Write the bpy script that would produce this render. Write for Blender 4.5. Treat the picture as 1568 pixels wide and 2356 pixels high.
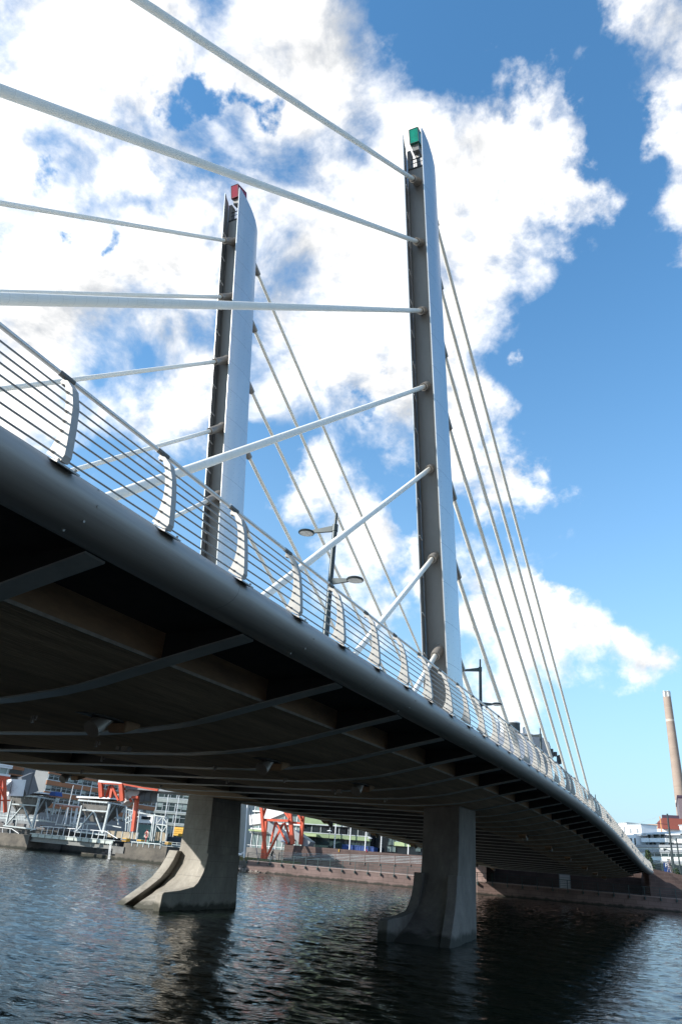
import bpy, bmesh, math, random
import numpy as np
from mathutils import Vector, Matrix
random.seed(7)
S = bpy.context.scene
for o in list(bpy.data.objects): bpy.data.objects.remove(o)

# ---------------------------------------------------------------- camera
YAW, PITCH, ROLL, FL, CAMZ = 0.46699, 0.46202, 0.08518, 1592.5, 2.945
FWD = Vector((-math.sin(YAW)*math.cos(PITCH), math.cos(YAW)*math.cos(PITCH), math.sin(PITCH)))
_r = Vector((math.cos(YAW), math.sin(YAW), 0)); _u = _r.cross(FWD)
RGT = math.cos(ROLL)*_r + math.sin(ROLL)*_u
UPV = -math.sin(ROLL)*_r + math.cos(ROLL)*_u
cam_d = bpy.data.cameras.new('camera'); cam = bpy.data.objects.new('camera', cam_d)
S.collection.objects.link(cam); S.camera = cam
cam.matrix_world = Matrix(((RGT.x, UPV.x, -FWD.x, 0), (RGT.y, UPV.y, -FWD.y, 0), (RGT.z, UPV.z, -FWD.z, CAMZ), (0, 0, 0, 1)))
cam_d.sensor_fit = 'VERTICAL'; cam_d.sensor_height = 36; cam_d.sensor_width = 24
cam_d.lens = FL/2356.0*36; cam_d.clip_start = 0.1; cam_d.clip_end = 6000
CAM = Vector((0, 0, CAMZ))
def ray(px, py): return (FWD*FL + RGT*(px-784) - UPV*(py-1178)).normalized()
def hz(px): return 1974 + 0.0855*(px-784)

# ---------------------------------------------------------------- sun, sky, exposure
SUN_EL, SX, SY = math.radians(25), -0.74, -0.673
sun_dir = Vector((SX*math.cos(SUN_EL), SY*math.cos(SUN_EL), math.sin(SUN_EL)))
sd = bpy.data.lights.new('sun', 'SUN'); sun = bpy.data.objects.new('sun', sd); S.collection.objects.link(sun)
sd.energy = 4.0; sd.angle = math.radians(0.53); sd.color = (1, 0.94, 0.85)
sun.rotation_euler = sun_dir.to_track_quat('Z', 'Y').to_euler(); sun.location = (0, 0, 80)
W = bpy.data.worlds.new("World"); S.world = W; W.use_nodes = True
nt = W.node_tree; nt.nodes.clear(); N = nt.nodes.new; Lk = nt.links.new
def _math(op, a, b=None, c=None, clamp=False):
    n = N('ShaderNodeMath'); n.operation = op; n.use_clamp = clamp
    for i, v in enumerate((a, b, c)):
        if v is None: continue
        if hasattr(v, 'is_output'): Lk(v, n.inputs[i])
        else: n.inputs[i].default_value = v
    return n.outputs[0]
out = N('ShaderNodeOutputWorld'); bg = N('ShaderNodeBackground'); Lk(bg.outputs[0], out.inputs[0])
sky = N('ShaderNodeTexSky'); sky.sky_type = 'NISHITA'; sky.sun_disc = False
sky.sun_elevation = SUN_EL; sky.sun_rotation = math.atan2(sun_dir.x, sun_dir.y)
sky.air_density = 1.1; sky.dust_density = 0.6; sky.ozone_density = 2.2
SKY_STR = 0.14
tc = N('ShaderNodeTexCoord'); G = tc.outputs['Generated']
wn = N('ShaderNodeTexNoise'); wn.inputs['Scale'].default_value = 4.2; wn.inputs['Detail'].default_value = 7; wn.inputs['Roughness'].default_value = 0.6; Lk(G, wn.inputs['Vector'])
w0 = N('ShaderNodeVectorMath'); w0.operation = 'SUBTRACT'; Lk(wn.outputs['Color'], w0.inputs[0]); w0.inputs[1].default_value = (0.5, 0.5, 0.5)
w1 = N('ShaderNodeVectorMath'); w1.operation = 'MULTIPLY_ADD'; Lk(w0.outputs[0], w1.inputs[0]); w1.inputs[1].default_value = (0.34, 0.34, 0.34); Lk(G, w1.inputs[2])
def blob(px, py, r):
    d = ray(px, py); vd = N('ShaderNodeVectorMath'); vd.operation = 'DISTANCE'
    Lk(w1.outputs[0], vd.inputs[0]); vd.inputs[1].default_value = d
    return _math('MULTIPLY_ADD', vd.outputs['Value'], -1.0/(r/FL), 1.0)
POS = [(120,120,270),(330,100,190),(40,300,150),(330,360,120),(200,640,210),(60,820,230),(440,860,200),(420,600,150),(700,230,260),(900,420,260),(760,620,300),
       (1080,600,190),(950,790,170),(1060,330,130),(640,60,130),(1200,440,110),(1020,940,140),(1130,1010,130),(1180,1120,75),
       (660,1110,110),(770,1250,150),(900,1350,110),(1000,1300,85),(1130,1390,130),(1230,1520,130),(1370,1520,85),(1490,1590,70),
       (1440,60,95),(1340,40,70),(1310,430,75),(1160,1450,100),(1540,150,110),(1545,330,105),(1560,460,90),(1290,805,50),(20,590,110),(1290,1400,45)]
NEG = [(490,260,50),(555,325,38),(150,440,58),(60,490,35),(610,990,110),(960,1180,80),(835,930,60),(1010,50,150),(1180,90,140),(1430,900,260),(1380,330,110),(1300,230,80),(200,530,35),(330,560,35)]
acc = None
for p in POS:
    b = blob(*p); acc = b if acc is None else _math('SMOOTH_MAX', acc, b, 0.25)
neg = None
for p in NEG:
    b = blob(*p); neg = b if neg is None else _math('MAXIMUM', neg, b)
neg = _math('MAXIMUM', neg, 0.0)
acc = _math('MAXIMUM', acc, -1.2)
mp = N('ShaderNodeMapping'); Lk(G, mp.inputs[0]); mp.inputs['Scale'].default_value = (1, 1, 1.25)
def noise(scale, detail, rough, vec, dist=0.0):
    n = N('ShaderNodeTexNoise'); n.inputs['Scale'].default_value = scale; n.inputs['Detail'].default_value = detail
    n.inputs['Roughness'].default_value = rough; n.inputs['Distortion'].default_value = dist; Lk(vec, n.inputs['Vector']); return n.outputs['Fac']
n1 = noise(6.5, 12, 0.60, mp.outputs[0], 0.25)
n2 = noise(19, 8, 0.58, mp.outputs[0], 0.2)
n3 = noise(3.2, 5, 0.5, mp.outputs[0])
dens = _math('ADD', acc, _math('MULTIPLY', neg, -0.95))
dens = _math('MULTIPLY', dens, 1.5)
dens = _math('ADD', dens, _math('MULTIPLY_ADD', n1, 3.8, -1.98))
dens = _math('ADD', dens, _math('MULTIPLY_ADD', n2, 0.9, -0.45))
# extra cloud added over the unseen rear sky for neutral fill light
vb = N('ShaderNodeVectorMath'); vb.operation = 'DOT_PRODUCT'; Lk(G, vb.inputs[0]); vb.inputs[1].default_value = FWD
dens = _math('ADD', dens, _math('MULTIPLY', _math('MULTIPLY_ADD', vb.outputs['Value'], -2.2, 1.2, clamp=True), 1.9))
mr = N('ShaderNodeMapRange'); mr.interpolation_type = 'SMOOTHSTEP'; Lk(dens, mr.inputs[0])
mr.inputs[1].default_value = -0.35; mr.inputs[2].default_value = 1.0; mr.inputs[3].default_value = 0.0; mr.inputs[4].default_value = 1.0
# cloud tone: thick cores turn grey, edges are bright
mp2 = N('ShaderNodeMapping'); Lk(mp.outputs[0], mp2.inputs[0]); mp2.inputs['Location'].default_value = (sun_dir.x*0.045, sun_dir.y*0.045, sun_dir.z*0.045+0.02)
n1b = noise(6.5, 12, 0.60, mp2.outputs[0], 0.25)
shade = _math('SUBTRACT', n1b, n1)
tone = _math('ADD', _math('MULTIPLY_ADD', n3, 0.8, -0.02), _math('MULTIPLY', shade, 1.9))
tone = _math('ADD', tone, _math('MULTIPLY', _math('MINIMUM', dens, 3.0), 0.045))
cr = N('ShaderNodeValToRGB'); Lk(tone, cr.inputs[0])
cr.color_ramp.elements[0].position = 0.36; cr.color_ramp.elements[0].color = (0.80, 0.785, 0.76, 1)
cr.color_ramp.elements[1].position = 0.78; cr.color_ramp.elements[1].color = (0.39, 0.405, 0.425, 1)
skm = N('ShaderNodeVectorMath'); skm.operation = 'MULTIPLY'; Lk(sky.outputs[0], skm.inputs[0]); skm.inputs[1].default_value = (SKY_STR*0.56, SKY_STR*0.97, SKY_STR*1.14)
# fair-weather milkiness near the horizon
sz = N('ShaderNodeSeparateXYZ'); Lk(G, sz.inputs[0])
hf = _math('MULTIPLY', _math('POWER', _math('SUBTRACT', 1.0, _math('ABSOLUTE', sz.outputs[2]), clamp=True), 3.0), 1.0, clamp=True)
hm = N('ShaderNodeMix'); hm.data_type = 'RGBA'; Lk(hf, hm.inputs[0]); Lk(skm.outputs[0], hm.inputs[6]); hm.inputs[7].default_value = (0.33, 0.42, 0.50, 1)
mix = N('ShaderNodeMix'); mix.data_type = 'RGBA'; Lk(mr.outputs[0], mix.inputs[0]); Lk(hm.outputs[2], mix.inputs[6]); Lk(cr.outputs[0], mix.inputs[7])
Lk(mix.outputs[2], bg.inputs[0]); bg.inputs[1].default_value = 1.0
S.view_settings.view_transform = 'Standard'; S.view_settings.look = 'None'; S.view_settings.exposure = 0.85; S.view_settings.gamma = 1
S.render.engine = 'CYCLES'

# ---------------------------------------------------------------- materials
MATS = {}
def mat(name, col, rough=0.6, metal=0.0, col2=None, nscale=3.0, stretch=(1,1,1), bump=0.0, bscale=None, spec=0.5, fine=0.0, alpha=1.0, coat=0.0):
    if name in MATS: return MATS[name]
    m = bpy.data.materials.new(name); m.use_nodes = True; t = m.node_tree; b = t.nodes['Principled BSDF']
    b.inputs['Base Color'].default_value = (*col, 1); b.inputs['Roughness'].default_value = rough; b.inputs['Metallic'].default_value = metal
    b.inputs['Specular IOR Level'].default_value = spec; b.inputs['Coat Weight'].default_value = coat
    tcn = t.nodes.new('ShaderNodeTexCoord'); mpn = t.nodes.new('ShaderNodeMapping'); mpn.inputs['Scale'].default_value = stretch
    t.links.new(tcn.outputs['Object'], mpn.inputs[0])
    nz = t.nodes.new('ShaderNodeTexNoise'); nz.inputs['Scale'].default_value = nscale; nz.inputs['Detail'].default_value = 8; nz.inputs['Roughness'].default_value = 0.65
    t.links.new(mpn.outputs[0], nz.inputs['Vector'])
    c2 = col2 if col2 else tuple(c*0.72 for c in col)
    rp = t.nodes.new('ShaderNodeValToRGB'); rp.color_ramp.elements[0].position = 0.32; rp.color_ramp.elements[1].position = 0.68
    rp.color_ramp.elements[0].color = (*c2, 1); rp.color_ramp.elements[1].color = (*col, 1)
    t.links.new(nz.outputs['Fac'], rp.inputs[0]); colout = rp.outputs[0]
    if fine:
        n2 = t.nodes.new('ShaderNodeTexNoise'); n2.inputs['Scale'].default_value = nscale*9; n2.inputs['Detail'].default_value = 6
        t.links.new(mpn.outputs[0], n2.inputs['Vector'])
        mx = t.nodes.new('ShaderNodeMix'); mx.data_type = 'RGBA'; mx.blend_type = 'OVERLAY'; mx.inputs[0].default_value = fine
        t.links.new(colout, mx.inputs[6]); t.links.new(n2.outputs['Color'], mx.inputs[7])
        hs = t.nodes.new('ShaderNodeHueSaturation'); hs.inputs['Saturation'].default_value = 0; t.links.new(n2.outputs['Color'], hs.inputs['Color']); t.links.new(hs.outputs[0], mx.inputs[7])
        colout = mx.outputs[2]
    t.links.new(colout, b.inputs['Base Color'])
    if bump:
        bn = t.nodes.new('ShaderNodeTexNoise'); bn.inputs['Scale'].default_value = bscale or nscale*4; bn.inputs['Detail'].default_value = 5
        t.links.new(mpn.outputs[0], bn.inputs['Vector'])
        bp = t.nodes.new('ShaderNodeBump'); bp.inputs['Strength'].default_value = bump; bp.inputs['Distance'].default_value = 0.05
        t.links.new(bn.outputs['Fac'], bp.inputs['Height']); t.links.new(bp.outputs[0], b.inputs['Normal'])
    MATS[name] = m; m['_col'] = 1
    return m
def add_lines(m, exprs, dark=(0.05,0.05,0.055), width_default=0.015):
    """thin joints across a surface: exprs = list of (axis, spacing, width) in object metres"""
    t = m.node_tree; b = t.nodes['Principled BSDF']; src = b.inputs['Base Color'].links[0].from_socket
    tcn = t.nodes.new('ShaderNodeTexCoord'); sp = t.nodes.new('ShaderNodeSeparateXYZ'); t.links.new(tcn.outputs['Object'], sp.inputs[0])
    tot = None
    for ax, sc, w in exprs:
        a = t.nodes.new('ShaderNodeMath'); a.operation = 'DIVIDE'; t.links.new(sp.outputs[ax], a.inputs[0]); a.inputs[1].default_value = sc
        f = t.nodes.new('ShaderNodeMath'); f.operation = 'FRACT'; t.links.new(a.outputs[0], f.inputs[0])
        c = t.nodes.new('ShaderNodeMath'); c.operation = 'LESS_THAN'; t.links.new(f.outputs[0], c.inputs[0]); c.inputs[1].default_value = w/sc
        if tot is None: tot = c.outputs[0]
        else:
            mm = t.nodes.new('ShaderNodeMath'); mm.operation = 'MAXIMUM'; t.links.new(tot, mm.inputs[0]); t.links.new(c.outputs[0], mm.inputs[1]); tot = mm.outputs[0]
    mx = t.nodes.new('ShaderNodeMix'); mx.data_type = 'RGBA'; t.links.new(tot, mx.inputs[0]); t.links.new(src, mx.inputs[6]); mx.inputs[7].default_value = (*dark, 1)
    t.links.new(mx.outputs[2], b.inputs['Base Color']); return m
def brick_mat(name, c1, c2, mortar, bw, bh, axis='XZ', rough=0.85):
    m = bpy.data.materials.new(name); m.use_nodes = True; t = m.node_tree; b = t.nodes['Principled BSDF']; b.inputs['Roughness'].default_value = rough
    tcn = t.nodes.new('ShaderNodeTexCoord'); sp = t.nodes.new('ShaderNodeSeparateXYZ'); cb = t.nodes.new('ShaderNodeCombineXYZ')
    t.links.new(tcn.outputs['Object'], sp.inputs[0])
    ad = t.nodes.new('ShaderNodeMath'); ad.operation = 'MULTIPLY_ADD'; t.links.new(sp.outputs[1], ad.inputs[0]); ad.inputs[1].default_value = 0.37; t.links.new(sp.outputs[0], ad.inputs[2])
    t.links.new(ad.outputs[0], cb.inputs[0]); t.links.new(sp.outputs[2], cb.inputs[1])
    br = t.nodes.new('ShaderNodeTexBrick'); t.links.new(cb.outputs[0], br.inputs['Vector'])
    br.inputs['Color1'].default_value = (*c1, 1); br.inputs['Color2'].default_value = (*c2, 1); br.inputs['Mortar'].default_value = (*mortar, 1)
    br.inputs['Scale'].default_value = 1; br.inputs['Brick Width'].default_value = bw; br.inputs['Row Height'].default_value = bh; br.inputs['Mortar Size'].default_value = 0.015; br.inputs['Bias'].default_value = -0.2
    nz = t.nodes.new('ShaderNodeTexNoise'); nz.inputs['Scale'].default_value = 0.5; nz.inputs['Detail'].default_value = 8; t.links.new(tcn.outputs['Object'], nz.inputs['Vector'])
    hs = t.nodes.new('ShaderNodeMix'); hs.data_type = 'RGBA'; hs.blend_type = 'MULTIPLY'; hs.inputs[0].default_value = 0.55
    rp = t.nodes.new('ShaderNodeValToRGB'); rp.color_ramp.elements[0].position = .35; rp.color_ramp.elements[0].color = (.45, .43, .42, 1); rp.color_ramp.elements[1].position = .6
    t.links.new(nz.outputs['Fac'], rp.inputs[0]); t.links.new(br.outputs[0], hs.inputs[6]); t.links.new(rp.outputs[0], hs.inputs[7]); t.links.new(hs.outputs[2], b.inputs['Base Color'])
    MATS[name] = m; return m

def tide(m, z0=0.32, dark=(0.018,0.02,0.014)):
    t = m.node_tree; b = t.nodes['Principled BSDF']; src = b.inputs['Base Color'].links[0].from_socket
    g = t.nodes.new('ShaderNodeNewGeometry'); sp = t.nodes.new('ShaderNodeSeparateXYZ'); t.links.new(g.outputs['Position'], sp.inputs[0])
    nz = t.nodes.new('ShaderNodeTexNoise'); nz.inputs['Scale'].default_value = 1.6; nz.inputs['Detail'].default_value = 6; t.links.new(g.outputs['Position'], nz.inputs['Vector'])
    a = t.nodes.new('ShaderNodeMath'); a.operation = 'MULTIPLY_ADD'; t.links.new(nz.outputs['Fac'], a.inputs[0]); a.inputs[1].default_value = 0.7; t.links.new(sp.outputs[2], a.inputs[2])
    r = t.nodes.new('ShaderNodeMapRange'); t.links.new(a.outputs[0], r.inputs[0]); r.inputs[1].default_value = z0+0.28; r.inputs[2].default_value = z0+0.48; r.inputs[3].default_value = 0.9; r.inputs[4].default_value = 0.0
    mx = t.nodes.new('ShaderNodeMix'); mx.data_type = 'RGBA'; t.links.new(r.outputs[0], mx.inputs[0]); t.links.new(src, mx.inputs[6]); mx.inputs[7].default_value = (*dark, 1)
    t.links.new(mx.outputs[2], b.inputs['Base Color']); return m
silver = mat('silver_paint', (0.41,0.40,0.38), 0.52, 0.05, (0.31,0.30,0.285), 1.2, (6,0.25,6), 0.03, 30, fine=0.10)
add_lines(silver, [(1, 5.25, 0.010)], (0.17,0.17,0.165))
post_m = mat('post_paint', (0.42,0.41,0.385), 0.5, 0.0, (0.36,0.35,0.33), 3, fine=0.04, spec=0.3)
rail_m = mat('handrail_steel', (0.74,0.72,0.69), 0.38, 0.35, (0.66,0.64,0.61), 3)
wire_m = mat('rail_wire', (0.42,0.42,0.41), 0.38, 0.5, None, 9)
board_m = mat('board_marked_concrete', (0.42,0.31,0.205), 0.85, 0, (0.22,0.16,0.105), 0.9, (5,0.35,5), 0.35, 6, fine=0.35)
rust_m = mat('stained_concrete', (0.30,0.185,0.10), 0.85, 0, (0.14,0.095,0.06), 0.8, (1,0.5,2), 0.25, 8, fine=0.3)
lip_m = mat('pale_concrete_edge', (0.30,0.28,0.25), 0.9, 0, (0.18,0.165,0.15), 4)
xbeam_m = mat('crossbeam_paint', (0.44,0.47,0.46), 0.42, 0.1, (0.34,0.365,0.36), 1.5, fine=0.1)
web_m = mat('shaded_web_paint', (0.035,0.037,0.036), 0.6)  # dark grey paint, with the shade between the beams put into the colour
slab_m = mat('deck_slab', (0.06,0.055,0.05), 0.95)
face_m = mat('dark_grey_paint', (0.19,0.19,0.185), 0.5, 0.05, (0.165,0.165,0.16), 0.7, (1,1,.3), fine=0.12)
rim_m = mat('rim_paint', (0.16,0.155,0.145), 0.5, 0.1, None, 2)
socket_m = mat('socket_bronze', (0.30,0.275,0.25), 0.36, 0.25, (0.23,0.21,0.19), 3)
dark_m = mat('black_rubber', (0.015,0.015,0.015), 0.6)
conc_l = mat('lit_pier_concrete', (0.40,0.38,0.34), 0.9, 0, (0.22,0.205,0.18), 0.6, (1,1,0.5), 0.3, 9, fine=0.35)  # paler copy for the left pier, sunlight on its foot put into the colour
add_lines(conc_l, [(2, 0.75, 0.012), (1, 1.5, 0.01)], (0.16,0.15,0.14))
conc_m = mat('stained_shaded_concrete', (0.185,0.175,0.16), 0.9, 0, (0.085,0.08,0.072), 0.6, (1,1,0.5), 0.3, 9, fine=0.35)  # darker copy for the right pier: staining plus its deeper shade in the colour
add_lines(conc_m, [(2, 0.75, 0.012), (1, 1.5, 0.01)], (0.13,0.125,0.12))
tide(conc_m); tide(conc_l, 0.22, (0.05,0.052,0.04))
lamp_m = mat('lamp_dark_green', (0.035,0.05,0.055), 0.4, 0.3)
lens_m = mat('lamp_lens', (0.6,0.6,0.58), 0.2)
quay_m = brick_mat('pink_granite', (0.205,0.14,0.125), (0.16,0.112,0.10), (0.07,0.05,0.045), 1.6, 0.5)
wall_m = brick_mat('brown_granite', (0.115,0.075,0.066), (0.085,0.056,0.05), (0.16,0.12,0.11), 1.3, 0.42)
tide(quay_m, 0.2)
pave_m = mat('paving', (0.30,0.27,0.25), 0.9, 0, None, 0.5)
orange_m = mat('orange_steel', (0.62,0.085,0.03), 0.45, 0, (0.42,0.06,0.025), 0.8, fine=0.15)
steel_l = mat('light_steel', (0.45,0.50,0.52), 0.45, 0.2, (0.30,0.33,0.34), 1.5)
white_m = mat('white_paint', (0.78,0.79,0.80), 0.5, 0, (0.66,0.67,0.68), 0.6)
hop_m = mat('hopper_plate', (0.16,0.16,0.155), 0.7, 0.1, (0.09,0.085,0.08), 0.6, (1,1,2), fine=0.3)
dockc_m = mat('dock_concrete', (0.135,0.12,0.10), 0.95, 0, (0.055,0.05,0.045), 0.35, (1,1,1.6), 0.2, 4, fine=0.4)
tide(dockc_m, 0.3)
glass_g = mat('green_glass', (0.035,0.06,0.06), 0.1, 0.0, (0.012,0.022,0.025), 0.25, (1,1,1), spec=0.4)
glass_d = mat('dark_glass', (0.02,0.028,0.034), 0.1, 0.0, (0.008,0.011,0.014), 0.3, spec=0.32)
glass_p = mat('pale_glass', (0.26,0.32,0.31), 0.12, 0.0, (0.12,0.17,0.17), 0.35, spec=0.7)
band_o = mat('terracotta_band', (0.30,0.12,0.045), 0.6, 0, (0.24,0.095,0.04), 0.4)
band_g = mat('green_band', (0.22,0.30,0.16), 0.5, 0, (0.15,0.21,0.11), 0.3)
grey_p = mat('grey_panel', (0.30,0.32,0.34), 0.5, 0.2, (0.23,0.25,0.27), 0.4, (1,1,1))
blue_m = mat('blue_paint', (0.015,0.06,0.24), 0.6)
yell_m = mat('yellow_paint', (0.65,0.36,0.03), 0.6)
stone_m = mat('riprap_stone', (0.34,0.29,0.25), 0.95, 0, (0.16,0.135,0.12), 1.2)
grass_m = mat('dry_grass', (0.10,0.11,0.04), 0.95, 0, (0.16,0.13,0.06), 2)
leaf_m = mat('shrub_leaf', (0.05,0.085,0.03), 0.7, 0, (0.03,0.05,0.02), 5)
skin_m = mat('skin', (0.5,0.32,0.24), 0.6)
cloth_d = mat('dark_clothes', (0.02,0.022,0.028), 0.9)
cloth_p = mat('pale_clothes', (0.5,0.42,0.44), 0.9, 0, (0.10,0.10,0.12), 1.1)

# ---------------------------------------------------------------- mesh helpers
class MB:
    def __init__(s): s.v = []; s.f = []
    def add(s, vs, fs):
        n = len(s.v); s.v += [Vector(v) for v in vs]; s.f += [tuple(i+n for i in f) for f in fs]; return s
    def hexa(s, c):  # 8 corners: bottom 4 (ccw), top 4
        return s.add(c, [(3,2,1,0),(4,5,6,7),(0,1,5,4),(1,2,6,5),(2,3,7,6),(3,0,4,7)])
    def box(s, x0,x1,y0,y1,z0,z1):
        return s.hexa([(x0,y0,z0),(x1,y0,z0),(x1,y1,z0),(x0,y1,z0),(x0,y0,z1),(x1,y0,z1),(x1,y1,z1),(x0,y1,z1)])
    def beam(s, p, q, w, h=None, up=Vector((0,0,1))):
        p = Vector(p); q = Vector(q); h = h or w; d = (q-p).normalized()
        if abs(d.dot(up)) > 0.98: up = Vector((0,1,0))
        a = d.cross(up).normalized()*w/2; b = a.normalized().cross(d).normalized()*h/2
        return s.hexa([p-a-b, p+a-b, q+a-b, q-a-b, p-a+b, p+a+b, q+a+b, q-a+b])
    def tube(s, pts, r, n=10, cap=True):
        pts = [Vector(p) for p in pts]; rr = r if isinstance(r, (list, tuple)) else [r]*len(pts); rings = []
        ref = Vector((0,0,1)); d0 = (pts[-1]-pts[0]).normalized()
        if abs(d0.dot(ref)) > 0.95: ref = Vector((1,0,0))
        for i, p in enumerate(pts):
            d = (pts[min(i+1, len(pts)-1)] - pts[max(i-1, 0)]).normalized(); a = d.cross(ref).normalized(); b = a.cross(d).normalized()
            rings.append([p + a*math.cos(2*math.pi*k/n)*rr[i] + b*math.sin(2*math.pi*k/n)*rr[i] for k in range(n)])
        vs = [v for rg in rings for v in rg]; fs = []
        for i in range(len(pts)-1):
            for k in range(n):
                k2 = (k+1) % n; fs.append((i*n+k, (i+1)*n+k, (i+1)*n+k2, i*n+k2))
        if cap: fs.append(tuple(range(n))); fs.append(tuple(reversed([(len(pts)-1)*n+k for k in range(n)])))
        return s.add(vs, fs)
    def loft(s, secs, closed=True, cap=True):
        n = len(secs[0]); vs = [v for sc in secs for v in sc]; fs = []
        for i in range(len(secs)-1):
            for k in range(n if closed else n-1):
                k2 = (k+1) % n; fs.append((i*n+k, i*n+k2, (i+1)*n+k2, (i+1)*n+k))
        if cap and closed: fs.append(tuple(reversed(range(n)))); fs.append(tuple((len(secs)-1)*n+k for k in range(n)))
        return s.add(vs, fs)
    def quad(s, a, b, c, d): return s.add([a,b,c,d], [(0,1,2,3)])
    def build(s, name, m, parent=None, smooth=False, label=None, bevel=0):
        me = bpy.data.meshes.new(name); o0 = Vector((0,0,0)); p = parent
        while p is not None: o0 += p.location; p = p.parent
        if parent is None:
            o0 = sum(s.v, Vector())/len(s.v); o0.z = min(v.z for v in s.v)
        me.from_pydata([tuple(v-o0) for v in s.v], [], s.f); me.update()
        bm = bmesh.new(); bm.from_mesh(me); bmesh.ops.recalc_face_normals(bm, faces=bm.faces); bm.to_mesh(me); bm.free()
        me.materials.append(m)
        if smooth:
            for f in me.polygons: f.use_smooth = True
            try: me.set_sharp_from_angle(angle=math.radians(40))
            except Exception: pass
        o = bpy.data.objects.new(name, me); S.collection.objects.link(o)
        if parent: o.parent = parent
        else: o.location = o0
        if bevel:
            bv = o.modifiers.new('bevel', 'BEVEL'); bv.width = bevel; bv.segments = 2; bv.limit_method = 'ANGLE'
        if label: o['label'] = label
        return o
def tag(o, label=None, cat=None, group=None, kind=None):
    if label: o['label'] = label
    if cat: o['category'] = cat
    if group: o['group'] = group
    if kind: o['kind'] = kind
    return o
def thing(name, label, cat, loc, group=None):
    o = bpy.data.objects.new(name, None); S.collection.objects.link(o); o.location = loc; o.empty_display_size = 0.3
    return tag(o, label, cat, group)
def copy_tree(o, parent=None):
    c = o.copy(); S.collection.objects.link(c); c.parent = parent
    for ch in list(o.children): copy_tree(ch, c)
    return c

# ---------------------------------------------------------------- bridge geometry
RY = [-30, -15, 0, 3.4, 7.7, 13, 18.2, 23.3, 28.6, 33, 39, 45, 50.5, 57, 63.3, 71, 78.6, 87, 95.4, 103, 111]
RZ = [7.40, 7.47, 7.54, 7.56, 7.62, 7.69, 7.77, 7.88, 7.96, 8.0, 8.04, 8.03, 7.97, 7.79, 7.56, 7.28, 6.96, 6.52, 6.12, 5.88, 5.75]
_co = np.polyfit(RY, RZ, 6)
def zr(y): return float(np.polyval(_co, y))
XC, HW = -18.1, 12.3                       # centre line, half width at the handrail
XN, XF = -5.8, -30.4
_ax = [0, 4.1, 5.7, 7.1, 8.6, 9.3, 10.35, 11.95, 12.1]
_az = [-2.585, -2.60, -2.605, -2.53, -2.38, -2.22, -1.985, -1.63, -1.615]
def arc(x): return float(np.interp(abs(x-XC), _ax, _az))
YS = -24.0; YE = 110.3
def ye(x): return 112.2 + (x+5.8)*0.347
def yes_(x): return ye(x)+4.4      # skewed end at the far abutment
BR = thing('cable_stayed_bridge', 'pale steel and concrete cable stayed bridge crossing the water, two dark pylons with white stays', 'bridge', (XC, 34, 0))
ys = [YS + i*2.0 for i in range(71)]
def ylist(x, f=None): f = f or ye; return [y for y in ys if y < f(x)-0.5] + [f(x)]
# deck slab
dk = MB(); secs = []
for y in ylist(XC, yes_):
    z = zr(min(y,112)); f = (y-YS)/(yes_(XC)-YS)
    secs.append([Vector((x, YS+(yes_(x)-YS)*f, z+dz)) for x, dz in ((-6.0,-1.22),(-6.0,-1.45),(-10,-1.5),(XC,-1.45),(-26.2,-1.5),(-30.2,-1.45),(-30.2,-1.22),(-25,-1.10),(-11,-1.10))])
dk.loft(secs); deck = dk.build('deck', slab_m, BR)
pv = MB(); secs = []
for y in ylist(XC, yes_):
    z = zr(min(y,112)); f = (y-YS)/(yes_(XC)-YS)
    secs.append([Vector((x, YS+(yes_(x)-YS)*f, z+dz)) for x, dz in ((-6.2,-1.195),(-11,-1.08),(-25,-1.08),(-30,-1.195),(-30,-1.21),(-25,-1.096),(-11,-1.096),(-6.2,-1.21))])
pv.loft(secs); pv.build('pavement', mat('pale_paving', (0.50,0.48,0.44), 0.9, 0, (0.40,0.38,0.35), 0.5), deck)
# fascia
prof = [(0.35,-1.20),(0.10,-1.06),(-0.05,-1.075),(-0.16,-1.10),(-0.27,-1.165),(-0.35,-1.25),(-0.385,-1.34),(-0.37,-1.44),(-0.30,-1.53),(-0.18,-1.60),(-0.04,-1.64),(0.12,-1.65),(0.27,-1.625),(0.33,-1.60)]
def fascia(sgn):
    m_ = MB(); sc = []
    x0 = XN if sgn > 0 else XF
    L_ = ylist(x0)
    for y in L_: sc.append([Vector((x0 - sgn*px, y, zr(y)+pz)) for px, pz in prof])
    m_.loft(sc); return m_.build('edge_fascia', silver, BR, smooth=True)
fn = fascia(1); ff = fascia(-1)
for k in range(6):
    y = 4.9 + 5.25*k
    for (px, pz) in ((-0.31,-1.21),(-0.372,-1.42),(-0.22,-1.58),(0.05,-1.65)):
        c = Vector((XN-px, y, zr(y)+pz)); MB().tube([c+Vector((-0.004,0,0)), c+Vector((0.012,0,-0.006))], 0.016, 6).build('fascia_bolt', wire_m, fn)
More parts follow.
